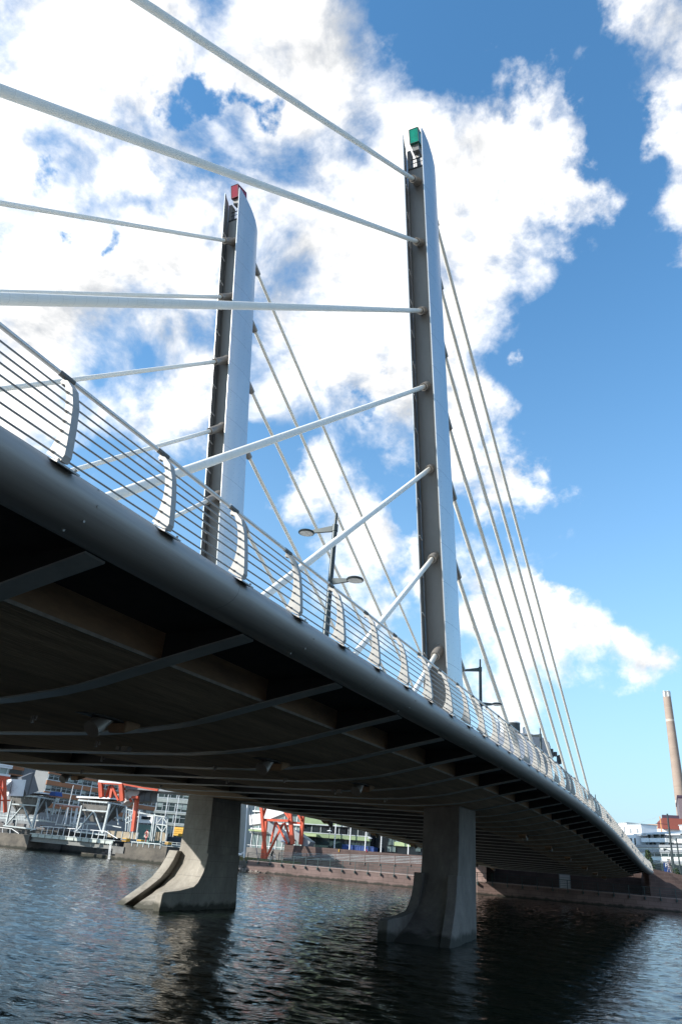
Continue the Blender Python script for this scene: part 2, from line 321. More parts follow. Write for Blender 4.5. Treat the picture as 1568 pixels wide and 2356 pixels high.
# cross beams
k = 0; y = 9.17-3.5*9
while y < ye(XC)-1:
    m_ = MB(); xs = [XC + t for t in (-12.0,-11.2,-10.35,-9.7,-9,-8.2,-7.1,-6,-4.1,-2,0,2,4.1,6,7.1,8.2,9,9.7,10.35,11.2,12.0)]
    sec = []
    for x in xs:
        z = zr(y)+arc(x)-0.034
        sec.append([Vector((x,y-0.17,z)), Vector((x,y+0.17,z)), Vector((x,y+0.17,z+0.03)), Vector((x,y-0.17,z+0.03))])
    m_.loft(sec); fl_ = m_; m_ = MB()
    sec = []
    for x in xs:
        z = zr(y)+arc(x)-0.006; zt = zr(y)-1.44
        if zt-z < 0.02: zt = z+0.02
        sec.append([Vector((x,y-0.012,z)), Vector((x,y+0.012,z)), Vector((x,y+0.012,zt)), Vector((x,y-0.012,zt))])
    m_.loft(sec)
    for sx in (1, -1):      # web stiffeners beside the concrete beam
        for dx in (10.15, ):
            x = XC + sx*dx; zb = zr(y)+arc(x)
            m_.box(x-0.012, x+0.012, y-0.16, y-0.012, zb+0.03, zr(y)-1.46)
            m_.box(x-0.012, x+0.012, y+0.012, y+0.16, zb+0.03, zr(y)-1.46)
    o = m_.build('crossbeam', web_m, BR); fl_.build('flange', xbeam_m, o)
    y += 3.5; k += 1
# longitudinal concrete beams
def inner(y): return np.interp(y, [-40, 30, 42, 200], [1.75, 1.75, 5.4, 5.4])
def cbeam(sgn):
    m_ = MB(); lip = MB(); stn = MB(); sc = []; sl = []; so = []
    yy = [YS+i*1.75 for i in range(80) if YS+i*1.75 < 111.9]
    for y in yy:
        xi = inner(y) if y > 16.1 else 0.02; xo = 10.33; row = []
        ts = [xo - (xo-xi)*i/26 for i in range(27)]
        X = lambda t: XC + sgn*t
        yv = min(y, ye(X(5))-0.3)
        row = [Vector((X(xo), yv, zr(yv)-1.47))] + [Vector((X(t), yv, zr(yv)+arc(X(t)))) for t in ts] + [Vector((X(xi), yv, zr(yv)-1.47))]
        sc.append(row)
        zb = zr(yv)+arc(X(xo))
        so.append([Vector((X(xo+0.006), yv, zr(yv)-1.455)), Vector((X(xo+0.006), yv, zb+0.05)), Vector((X(xo-0.004), yv, zb+0.05)), Vector((X(xo-0.004), yv, zr(yv)-1.455))])
        sl.append([Vector((X(xo+0.014), yv, zb+0.05)), Vector((X(xo+0.014), yv, zb-0.006)), Vector((X(xo-0.05), yv, zb-0.003)), Vector((X(xo-0.05), yv, zb+0.05))])
    m_.loft(sc); b = m_.build('concrete_beam', board_m, BR, smooth=True)
    stn.loft(so); stn.build('beam_side', rust_m, b); lip.loft(sl); lip.build('beam_lip', lip_m, b)
    return b
cb1 = cbeam(1); cb2 = cbeam(-1)

# railing
def railing(sgn):
    x0 = XN if sgn > 0 else XF
    X = lambda dx: x0 - sgn*dx
    rl = thing('railing', None, None, (0,0,0)); rl.parent = BR; rl.location = (0-BR.location.x, -BR.location.y, 0)
    L_ = [y for y in ys if y > -16 and y < ye(x0)-0.2] + [ye(x0)]
    MB().tube([(x0, y, zr(y)) for y in L_], 0.030, 10).build('handrail', rail_m, rl, smooth=True)
    if sgn > 0:
        out_ = [(-5.80,-.06),(-5.70,-.10),(-5.59,-.23),(-5.50,-.47),(-5.45,-.73),(-5.415,-.98),(-5.40,-1.12),(-5.43,-1.185),(-5.48,-1.17)]
        inn_ = [(-5.56,-1.13),(-5.68,-1.05),(-5.635,-.98),(-5.60,-.87),(-5.585,-.72),(-5.595,-.55),(-5.64,-.34),(-5.72,-.15),(-5.82,-.09)]
        poly = out_ + inn_
    else:
        poly = [(-30.4-(px+5.8), pz) for px, pz in [(-5.80,-.055),(-5.68,-.10),(-5.55,-.22),(-5.45,-.42),(-5.385,-.68),(-5.36,-.95),(-5.345,-1.15),(-5.52,-1.17),(-5.67,-1.06),(-5.60,-.87),(-5.60,-.55),(-5.64,-.36),(-5.71,-.18),(-5.82,-.085)]]
    proto = None; n = 0
    y = 4.33-1.75*7
    while y < ye(x0)-0.3:
        c0 = Vector((x0, y, zr(y)))
        if proto is None:
            m_ = MB()
            m_.loft([[c0+Vector((px-x0, -0.05, pz)) for px, pz in poly], [c0+Vector((px-x0, 0.05, pz)) for px, pz in poly]])
            for wpx, wpz in ((-5.66,-.28),(-5.62,-.42),(-5.585,-.55),(-5.57,-.68),(-5.57,-.80),(-5.585,-.93),(-5.60,-1.06)):
                if sgn > 0: m_.tube([c0+Vector((wpx-x0+0.02,-0.075,wpz)), c0+Vector((wpx-x0+0.02,0.07,wpz))], 0.016, 8)
            post = m_.build('post', post_m, rl); me0 = post.data
            # origin at post foot so that copies can be moved
            off = c0 - Vector((0,0,0)); me0.transform(Matrix.Translation(-off)); post.location = off
            m2 = MB()
            p0 = Vector((x0+sgn*0.14,0,-1.15)); p1 = Vector((x0+sgn*0.60,0,-1.40))
            for a, b_ in (((x0+sgn*0.02,-1.075), (x0+sgn*0.46,-1.27)),):
                m2.hexa([Vector((a[0]-x0,-0.16,a[1]-0.012))+c0, Vector((b_[0]-x0,-0.16,b_[1]-0.012))+c0, Vector((b_[0]-x0,0.16,b_[1]-0.012))+c0, Vector((a[0]-x0,0.16,a[1]-0.012))+c0,
                         Vector((a[0]-x0,-0.16,a[1]+0.008))+c0, Vector((b_[0]-x0,-0.16,b_[1]+0.008))+c0, Vector((b_[0]-x0,0.16,b_[1]+0.008))+c0, Vector((a[0]-x0,0.16,a[1]+0.008))+c0])
                for yy_ in (-0.12, 0.12):
                    for t in (0.12, 0.9):
                        q = Vector((a[0]-x0+(b_[0]-a[0])*t, yy_, a[1]+(b_[1]-a[1])*t))+c0
                        m2.tube([q, q+Vector((sgn*0.012,0,0.035))], 0.014, 6)
            bp = m2.build('base_plate', silver, post)
            m3 = MB(); m3.tube([c0+Vector((0,-0.11,0)), c0+Vector((0,0.11,0))], 0.037, 10)
            m3.box(c0.x-0.02, c0.x+0.02, c0.y-0.03, c0.y+0.03, c0.z-0.11, c0.z)
            cl = m3.build('clamp', rim_m, post)
            proto = post
        else:
            c = proto.copy(); S.collection.objects.link(c); c.location = c0
            for ch in list(proto.children):
                d = ch.copy(); S.collection.objects.link(d); d.parent = c
        y += 1.75; n += 1
    wires = [(-5.64,-.28),(-5.60,-.42),(-5.565,-.55),(-5.55,-.68),(-5.55,-.80),(-5.565,-.93),(-5.58,-1.06)]
    for px, pz in wires:
        x = px if sgn > 0 else -30.4-(px+5.8)
        MB().tube([(x, y, zr(y)+pz) for y in L_], 0.0115, 6).build('rail_wire', wire_m, rl, smooth=True)
    return rl
rail_n = railing(1); rail_n.name = 'railing'

# pylons ------------------------------------------------------------------
plate_m = mat('pylon_silver', (0.60,0.61,0.62), 0.30, 0.6, (0.50,0.515,0.53), 0.35, (1,1,.25), 0.05, 1.2)
add_lines(plate_m, [(2, 2.05, 0.018)], (0.22,0.23,0.25))
def rivets(m):
    t = m.node_tree; b = t.nodes['Principled BSDF']; src = b.inputs['Base Color'].links[0].from_socket
    tcn = t.nodes.new('ShaderNodeTexCoord'); sp = t.nodes.new('ShaderNodeSeparateXYZ'); t.links.new(tcn.outputs['Object'], sp.inputs[0])
    def mm(op, a, b_=None):
        n = t.nodes.new('ShaderNodeMath'); n.operation = op
        for i, v in enumerate((a, b_)):
            if v is None: continue
            if hasattr(v, 'is_output'): t.links.new(v, n.inputs[i])
            else: n.inputs[i].default_value = v
        return n.outputs[0]
    lean = mm('MULTIPLY', sp.outputs[2], 0.19); yy = mm('ADD', sp.outputs[1], lean)
    fy = mm('SUBTRACT', mm('FRACT', mm('DIVIDE', yy, 0.62)), 0.5); fz = mm('SUBTRACT', mm('FRACT', mm('DIVIDE', sp.outputs[2], 0.30)), 0.5)
    d2 = mm('ADD', mm('POWER', mm('MULTIPLY', fy, 0.62), 2.0), mm('POWER', mm('MULTIPLY', fz, 0.30), 2.0))
    dot = mm('LESS_THAN', d2, 0.00045)
    mx = t.nodes.new('ShaderNodeMix'); mx.data_type = 'RGBA'; t.links.new(mm('MULTIPLY', dot, 0.7), mx.inputs[0]); t.links.new(src, mx.inputs[6]); mx.inputs[7].default_value = (0.14,0.16,0.19,1)
    t.links.new(mx.outputs[2], b.inputs['Base Color'])
rivets(plate_m)
lit_g = mat('green_lens', (0.0,0.22,0.14), 0.15, 0, (0.0,0.12,0.08), 3)
lit_r = mat('red_lens', (0.26,0.008,0.025), 0.15, 0, (0.22,0.005,0.02), 3)
DF = Vector((0,-1,-0.864)).normalized(); DB = Vector((0,1,-0.487)).normalized()
def pylon(xc, yf0, zf0, lean, top, lensm, plabel, rec=0.80):
    yf = lambda z: yf0 - lean*(z-zf0)
    dep = 2.65; z0 = 5.6
    P = thing('pylon', plabel, None, (xc, yf(7.0), 6.0)); P.parent = BR; P.location = P.location - BR.location
    zz = [z0 + (top-z0)*i/24 for i in range(25)]
    # core box (recessed web with the cable sockets)
    m_ = MB(); sc = []
    for z in zz[:-1] + [top-2.1]:
        if z > top-2.1: continue
        sc.append([Vector((xc-0.62, yf(z)+rec, z)), Vector((xc+0.62, yf(z)+rec, z)), Vector((xc+0.62, yf(z)+dep-0.45, z)), Vector((xc-0.62, yf(z)+dep-0.45, z))])
    sc.append([Vector((xc-0.62, yf(top-2.1)+rec, top-2.1)), Vector((xc+0.62, yf(top-2.1)+rec, top-2.1)), Vector((xc+0.62, yf(top-2.1)+dep-0.45, top-2.1)), Vector((xc-0.62, yf(top-2.1)+dep-0.45, top-2.1))])
    m_.loft(sc); core = m_.build('core', face_m, P)
    rb = MB()
    for sx in (-1,1):
        rb.beam((xc+sx*0.585, yf(z0)+rec-0.03, z0), (xc+sx*0.585, yf(top-2.1)+rec-0.03, top-2.1), 0.07, 0.06)
    rb.build('edge_rib', rim_m, core)
    for sx in (-1, 1):
        m_ = MB(); zt_ = top-(0.55 if sx < 0 else 1.5); m_.loft([[Vector((xc+sx*0.63, yf(z)+rec+d0, z)), Vector((xc+sx*0.40, yf(z)+rec+d0, z)), Vector((xc+sx*0.40, yf(z)+rec+d0+.5, z)), Vector((xc+sx*0.63, yf(z)+rec+d0+.5, z))] for z, d0 in ((top-2.3, .01), (zt_, .01))])
        m_.build('head_post', face_m, P)
    # curved side plates
    for sx in (-1, 1):
        m_ = MB(); rows = []
        prof_ = [(0.0,0.66),(0.25,0.735),(0.8,0.82),(1.5,0.86),(2.1,0.83),(dep,0.70)]
        nz = 24
        for i in range(nz+1):
            row_o = []; row_i = []
            for dy, w in prof_:
                ztop = top - dy*0.42 - 0.18*(dy/dep)**3*2
                z = z0 + (ztop-z0)*i/nz
                row_o.append(Vector((xc+sx*w, yf(z)+dy, z))); row_i.append(Vector((xc+sx*(w-0.045), yf(z)+dy+ (0.0), z)))
            rows.append(row_o + list(reversed(row_i)))
        m_.loft(rows); m_.build('side_plate', plate_m, P, smooth=True)
        lg = MB()   # inner face lining, dark
        rows = []
        for i in range(nz+1):
            r1 = []
            for dy, w in ((0.03,0.61),(rec*.5,0.70),(rec,0.74)):
                ztop = top - dy*0.42 - 0.05; z = z0+(ztop-z0)*i/nz
                r1.append(Vector((xc+sx*(w-0.0), yf(z)+dy, z)))
            r1 += [v+Vector((-sx*0.03,0,0)) for v in reversed(r1)]
            rows.append(r1)
        lg.loft(rows); lg.build('plate_lining', face_m, P)
        z = 8.6   # white bars for lit gaps along the front edge, light put into colour
        while z < top-3 and sx < 0:
            MB().beam((xc+sx*0.57, yf(z)+0.04, z), (xc+sx*0.63, yf(z)+rec-0.1, z-0.02), 0.05, 0.03).build('lit_gap_bar', white_m, P); z += 2.05
    # head platform, guard rail and navigation light
    zp = top-2.0; yp = yf(zp)+rec
    m_ = MB(); m_.box(xc-0.6, xc+0.6, yp-0.02, yp+1.3, zp-0.1, zp+0.02)
    for t in np.linspace(-0.56, 0.56, 9): m_.beam((xc+t, yp+0.02, zp), (xc+t, yp-0.06, zp+0.75), 0.02)
    m_.beam((xc-0.6, yp-0.06, zp+0.75), (xc+0.6, yp-0.06, zp+0.75), 0.05); m_.beam((xc-0.6, yp-0.03, zp+0.4), (xc+0.6, yp-0.03, zp+0.4), 0.03)
    for t in np.linspace(0.1, 1.2, 6): m_.beam((xc+0.56, yp+t, zp), (xc+0.56, yp+t-0.1, zp+1.0), 0.02)
    m_.beam((xc+0.56, yp-0.05, zp+0.95), (xc+0.56, yp+1.2, zp+0.95), 0.04)
    m_.build('head_platform', dark_m, P)
    m_ = MB(); c = Vector((xc-0.08, yp-0.45, zp+1.85)); a = Vector((1,0,0)); up = Vector((0,-0.30,1)).normalized(); dpt = Vector((0,1,0.30)).normalized()
    def bx(mb, w, d, h, cc):
        mb.hexa([cc-a*w-dpt*0, cc+a*w, cc+a*w+dpt*d, cc-a*w+dpt*d, cc-a*w+up*h, cc+a*w+up*h, cc+a*w+dpt*d+up*h, cc-a*w+dpt*d+up*h])
    bx(m_, 0.30, 1.25, 1.10, c); nl = m_.build('navigation_light', lensm, P, bevel=0.02)
    m_ = MB()
    for sx in (-1,1):
        for hh in (0, 1.05):
            m_.beam(c+a*0.305*sx+up*hh, c+a*0.305*sx+dpt*1.15+up*hh, 0.035)
        m_.beam(c+a*0.305*sx, c+a*0.305*sx+up*1.05, 0.035)
    for hh in (0,1.05): m_.beam(c-a*0.305+up*hh, c+a*0.305+up*hh, 0.035)
    m_.build('frame', dark_m, nl)
    m_ = MB(); bx(m_, 0.22, 0.85, 0.45, c-up*0.46+dpt*0.15); m_.beam(c+dpt*0.6-up*0.4, Vector((xc, yp+0.6, zp)), 0.2); m_.build('bracket', face_m, nl)
    return P
PR = pylon(-10.85, 34.0, 9.73, 0.197, 45.3, lit_g, 'right pylon with green light box at its head')
PL = pylon(-25.32, 32.5, 18.7, 0.172, 47.0, lit_r, 'left pylon with red light box at its head', rec=0.62)

# cables: every stay is a cylinder along its own Z so the spiral seam follows it
cable_m = bpy.data.materials.new('cable_sheath'); cable_m.use_nodes = True
t = cable_m.node_tree; b = t.nodes['Principled BSDF']; b.inputs['Roughness'].default_value = 0.45
tcn = t.nodes.new('ShaderNodeTexCoord'); sp = t.nodes.new('ShaderNodeSeparateXYZ'); t.links.new(tcn.outputs['Object'], sp.inputs[0])
def tm(op, a, b_=None):
    n = t.nodes.new('ShaderNodeMath'); n.operation = op
    for i, v in enumerate((a, b_)):
        if v is None: continue
        if hasattr(v, 'is_output'): t.links.new(v, n.inputs[i])
        else: n.inputs[i].default_value = v
    return n.outputs[0]
ang = tm('DIVIDE', tm('ARCTAN2', sp.outputs[1], sp.outputs[0]), 2*math.pi)
ph = tm('FRACT', tm('ADD', tm('DIVIDE', sp.outputs[2], 0.36), ang))
seam = tm('LESS_THAN', ph, 0.045)
nz = t.nodes.new('ShaderNodeTexNoise'); nz.inputs['Scale'].default_value = 1.1; nz.inputs['Detail'].default_value = 6; t.links.new(tcn.outputs['Object'], nz.inputs['Vector'])
rp = t.nodes.new('ShaderNodeValToRGB'); rp.color_ramp.elements[0].position = .3; rp.color_ramp.elements[0].color = (.86,.81,.71,1); rp.color_ramp.elements[1].position = .7; rp.color_ramp.elements[1].color = (.92,.88,.80,1)
t.links.new(nz.outputs['Fac'], rp.inputs[0]); mx = t.nodes.new('ShaderNodeMix'); mx.data_type = 'RGBA'; t.links.new(seam, mx.inputs[0]); t.links.new(rp.outputs[0], mx.inputs[6]); mx.inputs[7].default_value = (.78,.74,.66,1)
t.links.new(mx.outputs[2], b.inputs['Base Color'])
def cable(p, q, r, label):
    p = Vector(p); q = Vector(q); d = q-p; L = d.length; n = 32
    seg = max(2, int(L/4)); vs = []; fs = []
    for i in range(seg+1):
        s_ = i/seg; sag = 0.0016*L*4*s_*(1-s_)
        for k_ in range(n):
            vs.append((r*math.cos(2*math.pi*k_/n), r*math.sin(2*math.pi*k_/n), L*s_))
    for i in range(seg):
        for k_ in range(n): fs.append((i*n+k_, i*n+(k_+1)%n, (i+1)*n+(k_+1)%n, (i+1)*n+k_))
    fs.append(tuple(reversed(range(n)))); fs.append(tuple(seg*n+k_ for k_ in range(n)))
    me = bpy.data.meshes.new('stay_cable'); me.from_pydata(vs, [], fs); me.materials.append(cable_m)
    for f in me.polygons: f.use_smooth = True
    o = bpy.data.objects.new('stay_cable', me); S.collection.objects.link(o); o.parent = BR; o.location = p - BR.location
    o.rotation_euler = d.to_track_quat('Z', 'X').to_euler(); o['label'] = label; return o
def socket(P, base, tip, r0, r1):
    base = Vector(base); tip = Vector(tip); d = (tip-base).normalized(); L = (tip-base).length
    m_ = MB(); b0 = base - d*0.45
    m_.tube([b0, base, base+d*0.12, base+d*0.35, base+d*0.45, tip, tip], [r0*0.9, r0, r0*1.0, r0*0.86, r0*0.80, r1, r1*0.86], 20, cap=False)
    m_.tube([tip, tip-d*0.5], [r1*0.84, r1*0.84], 20, cap=True)
    o = m_.build('cable_socket', socket_m, P, smooth=True)
    MB().tube([tip-d*0.20, tip-d*0.17], [r1*0.835, r1*0.835], 20).build('socket_seal', dark_m, o)
def anchorage(xa, tip, d):
    tip = Vector(tip); d = Vector(d)
    m_ = MB(); m_.tube([tip-d*2.0, tip-d*0.22, tip-d*0.22, tip], [0.16,0.16,0.185,0.185], 20)
    o = m_.build('anchorage', socket_m, BR, smooth=True)
    q = tip - d*((zr(tip.y)+arc(xa)-0.002-tip.z)/d.z*-1 if abs(d.z) > .01 else 1); zs = zr(tip.y)+arc(xa)-0.012; sg = 1 if d.y > 0 else -1
    c = MB(); ring = [Vector((xa+0.30*math.cos(a*math.pi/10), q.y+0.10*sg+0.72*math.sin(a*math.pi/10), zs+0.004*math.cos(a))) for a in range(20)]
    c.loft([ring, [v+Vector((0,0,0.03)) for v in ring]]); c.build('recess_shade', dark_m, o)  # flat dark disc, the shade of the anchor hole put into its colour
    c = MB(); w0 = q.y-sg*0.55; c.hexa([Vector((xa-.28,w0-sg*.30,zs-.02)), Vector((xa+.28,w0-sg*.30,zs-.02)), Vector((xa+.22,w0+sg*.12,zs-.20)), Vector((xa-.22,w0+sg*.12,zs-.20)), Vector((xa-.28,w0-sg*.30,zs+.1)), Vector((xa+.28,w0-sg*.30,zs+.1)), Vector((xa+.28,w0+sg*.2,zs+.1)), Vector((xa-.28,w0+sg*.2,zs+.1))])
    c.build('concrete_collar', rust_m, o, bevel=0.04)
ORD = ['topmost','second','third','fourth','fifth','sixth','lowest']
def line_deck(a, b, xa):
    """extend a->b (y,z) down to the deck"""
    s = (b[1]-a[1])/(b[0]-a[0]); y = b[0]
    for _ in range(30):
        z = zr(y)-1.2; y = a[0] + (z-a[1])/s
    return y, s
xR, xL = -10.85, -25.32
RfT = [((28.84,42.48),(6.73,23.37)), ((29.91,38.11),(4.63,16.29)), ((31.06,33.55),(6.17,12.08)), ((31.98,28.61),(10.03,9.7)), ((33.08,23.68),(16.92,9.87)), ((33.89,18.55),(23.87,10.06)), ((34.73,13.5),(30.43,9.95))]
LfT = [((29.23,43.2),(12.79,28.66)), ((30.03,38.52),(14.28,24.56)), ((30.75,33.35),(15.85,20.29)), ((31.59,28.29),(20.72,18.83)), ((32.40,23.47),(28.76,20.25)), ((33.3,18.3),(27.6,13.38)), ((34.2,13.2),(30.4,9.92))]
RbT = [((33.04,42.05),(94.34,12.32)), ((34.23,37.3),(85.67,12.24)), ((35.36,32.43),(76.72,12.42)), ((36.44,27.48),(68.29,12.44)), ((37.46,22.96),(59.08,12.33)), ((38.43,18.12),(49.93,12.39)), ((39.14,12.77),(43.3,10.75))]
LbT = [((32.69,42.91),(72.75,24.4)), ((33.5,37.9),(62.03,24.2)), ((34.35,32.83),(56.02,22.6)), ((35.29,27.78),(44.52,23.3)), ((36.33,22.42),(41.09,20.1)), ((37.3,17.4),(47.3,12.5)), ((38.2,12.5),(44.2,9.55))]
for side, xa, P, tabF, tabB in (('right', xR, PR, RfT, RbT), ('left', xL, PL, LfT, LbT)):
    for k_ in range(7):
        a, b2 = tabF[k_]; yd, s = line_deck(a, b2, xa); d = Vector((0, -1, -s)).normalized()
        bs = Vector((xa, a[0], a[1])); 
        yb_ = yd if yd > -20 else yd
        cable(bs + d*0.6, (xa, yd, zr(yd)-1.2), 0.128, '%s near side stay of the %s pylon' % (ORD[k_], side))
        L = (1.75 if k_ < 4 else 1.5)
        socket(P, bs, bs + d*L, 0.36, 0.235)
        if yd > -9:
            f = 1.28/abs(s); zt = zr(yd-2)-2.53-0.24
            tip = Vector((xa, yd - (zr(yd)-1.2-zt)/s, zt)); anchorage(xa, tip, d)
        a, b2 = tabB[k_]; yd, s = line_deck(a, b2, xa); d = Vector((0, 1, s)).normalized()
        st = Vector((xa, a[0]-2.6, a[1]-2.6*s))
        cable(st, (xa, yd, zr(yd)-1.2), 0.128, '%s far side stay of the %s pylon' % (ORD[k_], side))
        socket(P, st, Vector((xa, a[0], a[1])) - d*(0.75 if side == 'right' else 0.25), 0.31, 0.22)
        if yd < 104:
            zt = zr(yd+2)-2.53-0.22; tip = Vector((xa, yd + (zt-(zr(yd)-1.2))/s, zt)); anchorage(xa, tip, d)

# piers -------------------------------------------------------------------
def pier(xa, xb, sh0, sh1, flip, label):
    """xa..xb shaft; wings splay; flip=+1: outer wing (long, reaching the water) on +x side"""
    P = thing('pier', label, None, ((xa+xb)/2, 36.5, -1.5)); P.parent = BR; P.location = P.location-BR.location
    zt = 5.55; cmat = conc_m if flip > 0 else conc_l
    m_ = MB(); sc = []
    # shaft with a forward sweeping hollow
    front = [(-1.5,31.4),(0.0,31.8),(0.25,32.3),(0.55,33.0),(0.95,33.7),(1.4,34.2),(2.0,34.55),(2.8,34.75),(4.0,34.85),(zt+0.2,34.95)]
    x0, x1 = min(xa,xb), max(xa,xb)
    for z, yf in front:
        w = max(0, (1.6-z))*0.12; g_ = (zt-z)/zt; sc.append([Vector((x0+0.02-w+sh0*g_, yf, z)), Vector((x1-0.02+sh1*g_, yf, z)), Vector((x1-0.02+sh1*g_, 37.9, z)), Vector((x0+0.02-w*0.6+sh0*g_, 37.9, z))])
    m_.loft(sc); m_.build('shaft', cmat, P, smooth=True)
    def wing(xs0, xs1, prof_, splay):
        w = MB(); a = []; b_ = []
        for (y, z) in prof_:
            f = max(0, (34.6-y)/3.4); a.append(Vector((xs0+splay*f, y, z))); b_.append(Vector((xs1+splay*f, y, z)))
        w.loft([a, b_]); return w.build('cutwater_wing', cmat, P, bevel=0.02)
    long_ = [(37.6,-1.5),(37.6,2.62),(34.35,2.62),(34.2,2.2),(33.95,1.75),(33.6,1.30),(33.1,0.90),(32.3,0.35),(31.6,-0.12),(31.0,-0.6),(31.0,-1.5)]
    shrt_ = [(37.6,-1.5),(37.6,2.62),(34.45,2.62),(34.38,2.1),(34.2,1.65),(33.9,1.25),(33.6,1.05),(32.5,0.88),(31.3,0.80),(31.2,0.72),(31.05,-1.5)]
    t = 0.42
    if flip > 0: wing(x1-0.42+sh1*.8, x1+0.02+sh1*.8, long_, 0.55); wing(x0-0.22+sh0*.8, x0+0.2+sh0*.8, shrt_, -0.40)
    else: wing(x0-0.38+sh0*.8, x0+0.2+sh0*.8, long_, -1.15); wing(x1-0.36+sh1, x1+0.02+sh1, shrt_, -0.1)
    return P
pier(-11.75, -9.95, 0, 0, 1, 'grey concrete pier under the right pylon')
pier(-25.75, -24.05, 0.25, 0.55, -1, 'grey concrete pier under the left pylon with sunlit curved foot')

# small drain pipes and a junction box under the deck
def P3(px, py, x=None, y=None, z=None):
    d = ray(px, py)
    if z is not None: tt = (z-CAMZ)/d.z
    elif x is not None: tt = x/d.x
    else: tt = y/d.y
    return CAM + d*tt
def drain(x, y):
    z = zr(y)+arc(x); m_ = MB(); m_.tube([(x,y,z+0.05),(x,y,z-0.14)], 0.035, 8); m_.tube([(x+.09,y,z+0.05),(x+.09,y,z-0.09)], 0.02, 8); m_.build('drain_pipe', socket_m, BR)
for (x, y) in ((-12.0,10.6),(-13.4,14.0),(-16.3,17.4),(-13.2,19.0),(-12.6,22.4),(-16.0,24.0),(-12.8,27.0),(-12.0,30.4),(-21.5,22.0),(-22.3,28.0)): drain(x, y)
for (x, y) in ((-13.2,14.9),(-12.3,26.3)):
    z = zr(y)+arc(x); m_ = MB(); m_.box(x-.1,x+.1,y-.08,y+.08,z-.13,z+.0); m_.box(x-.32,x-.2,y-.05,y+.05,z-.10,z); m_.build('junction_box', lip_m, BR)

# ---------------------------------------------------------------- lamps on the deck
def bridge_lamp(x, y):
    z0 = zr(y)-1.12; H = 8.94
    L = thing('street_lamp', '', 'street lamp', (x, y, z0), 'dark double-arm street lamps on the bridge deck')
    m_ = MB(); m_.tube([(x,y,z0),(x,y,z0+4.6),(x,y,z0+4.7),(x,y,z0+8.1),(x,y,z0+8.12),(x,y,z0+8.94)], [0.14,0.13,0.11,0.10,0.06,0.055], 12)
    m_.tube([(x,y,z0+8.1),(x,y,z0+8.4)], 0.12, 12); m_.build('pole', lamp_m, L, smooth=True)
    for sx, hz_, ln in ((-1, 8.24, 1.42), (1, 5.92, 1.05)):
        a = MB(); a.loft([[Vector((x+sx*0.05,y-.05,z0+hz_-.14)),Vector((x+sx*0.05,y+.05,z0+hz_-.14)),Vector((x+sx*0.05,y+.05,z0+hz_+.12)),Vector((x+sx*0.05,y-.05,z0+hz_+.12))],
                          [Vector((x+sx*ln*0.72,y-.05,z0+hz_-.09)),Vector((x+sx*ln*0.72,y+.05,z0+hz_-.09)),Vector((x+sx*ln*0.72,y+.05,z0+hz_+.04)),Vector((x+sx*ln*0.72,y-.05,z0+hz_+.04))]])
        a.build('arm', lamp_m, L)
        h = MB(); cx_ = x+sx*(ln*0.70+0.33); rings = []
        for (rr, dz) in ((0.05,0.10),(0.22,0.085),(0.32,0.04),(0.345,0.0),(0.33,-0.03),(0.29,-0.045)):
            rings.append([Vector((cx_+rr*math.cos(q*math.pi/10), y+rr*math.sin(q*math.pi/10), z0+hz_-0.03+dz)) for q in range(20)])
        h.loft(rings); hd = h.build('lamp_head', lamp_m, L, smooth=True)
        g = MB(); g.loft([[Vector((cx_+rr*math.cos(q*math.pi/10), y+rr*math.sin(q*math.pi/10), z0+hz_-0.078+dz)) for q in range(20)] for rr, dz in ((0.285,0.0),(0.20,-0.03),(0.02,-0.035))])
        g.build('lens', lens_m, hd, smooth=True)
    return L
lamps_y = [(22.9, 'nearest double-arm lamp, in front of the stays between the two pylons'), (46.3, 'second double-arm lamp, just right of the right pylon foot'),
           (68.3, 'third double-arm lamp, in front of the grey rounded building'), (90.8, 'fourth double-arm lamp with only its top arm showing above the railing'), (109.5, 'farthest double-arm lamp, a short stub above the railing')]
for i, (y, lb) in enumerate(lamps_y):
    if i == 0: L0 = bridge_lamp(-11.75, y); L0['label'] = lb
    else:
        c = copy_tree(L0); c.location = (-11.75, y, zr(min(y,110))-1.12); c['label'] = lb

# ---------------------------------------------------------------- water
wm = bpy.data.materials.new('water'); wm.use_nodes = True; t = wm.node_tree; b = t.nodes['Principled BSDF']
b.inputs['Base Color'].default_value = (0.005,0.010,0.006,1); b.inputs['Roughness'].default_value = 0.03; b.inputs['IOR'].default_value = 1.33; b.inputs['Specular IOR Level'].default_value = 0.5
tcn = t.nodes.new('ShaderNodeNewGeometry'); mpn = t.nodes.new('ShaderNodeMapping'); t.links.new(tcn.outputs['Position'], mpn.inputs[0]); mpn.inputs['Rotation'].default_value = (0,0,-0.45); mpn.inputs['Scale'].default_value = (0.8,1.3,1)
a1 = t.nodes.new('ShaderNodeTexNoise'); a1.inputs['Scale'].default_value = 5.0; a1.inputs['Detail'].default_value = 4; a1.inputs['Roughness'].default_value = 0.55; t.links.new(mpn.outputs[0], a1.inputs['Vector'])
bp = t.nodes.new('ShaderNodeBump'); bp.inputs['Strength'].default_value = 0.8; bp.inputs['Distance'].default_value = 0.035; t.links.new(a1.outputs['Fac'], bp.inputs['Height']); t.links.new(bp.outputs[0], b.inputs['Normal'])
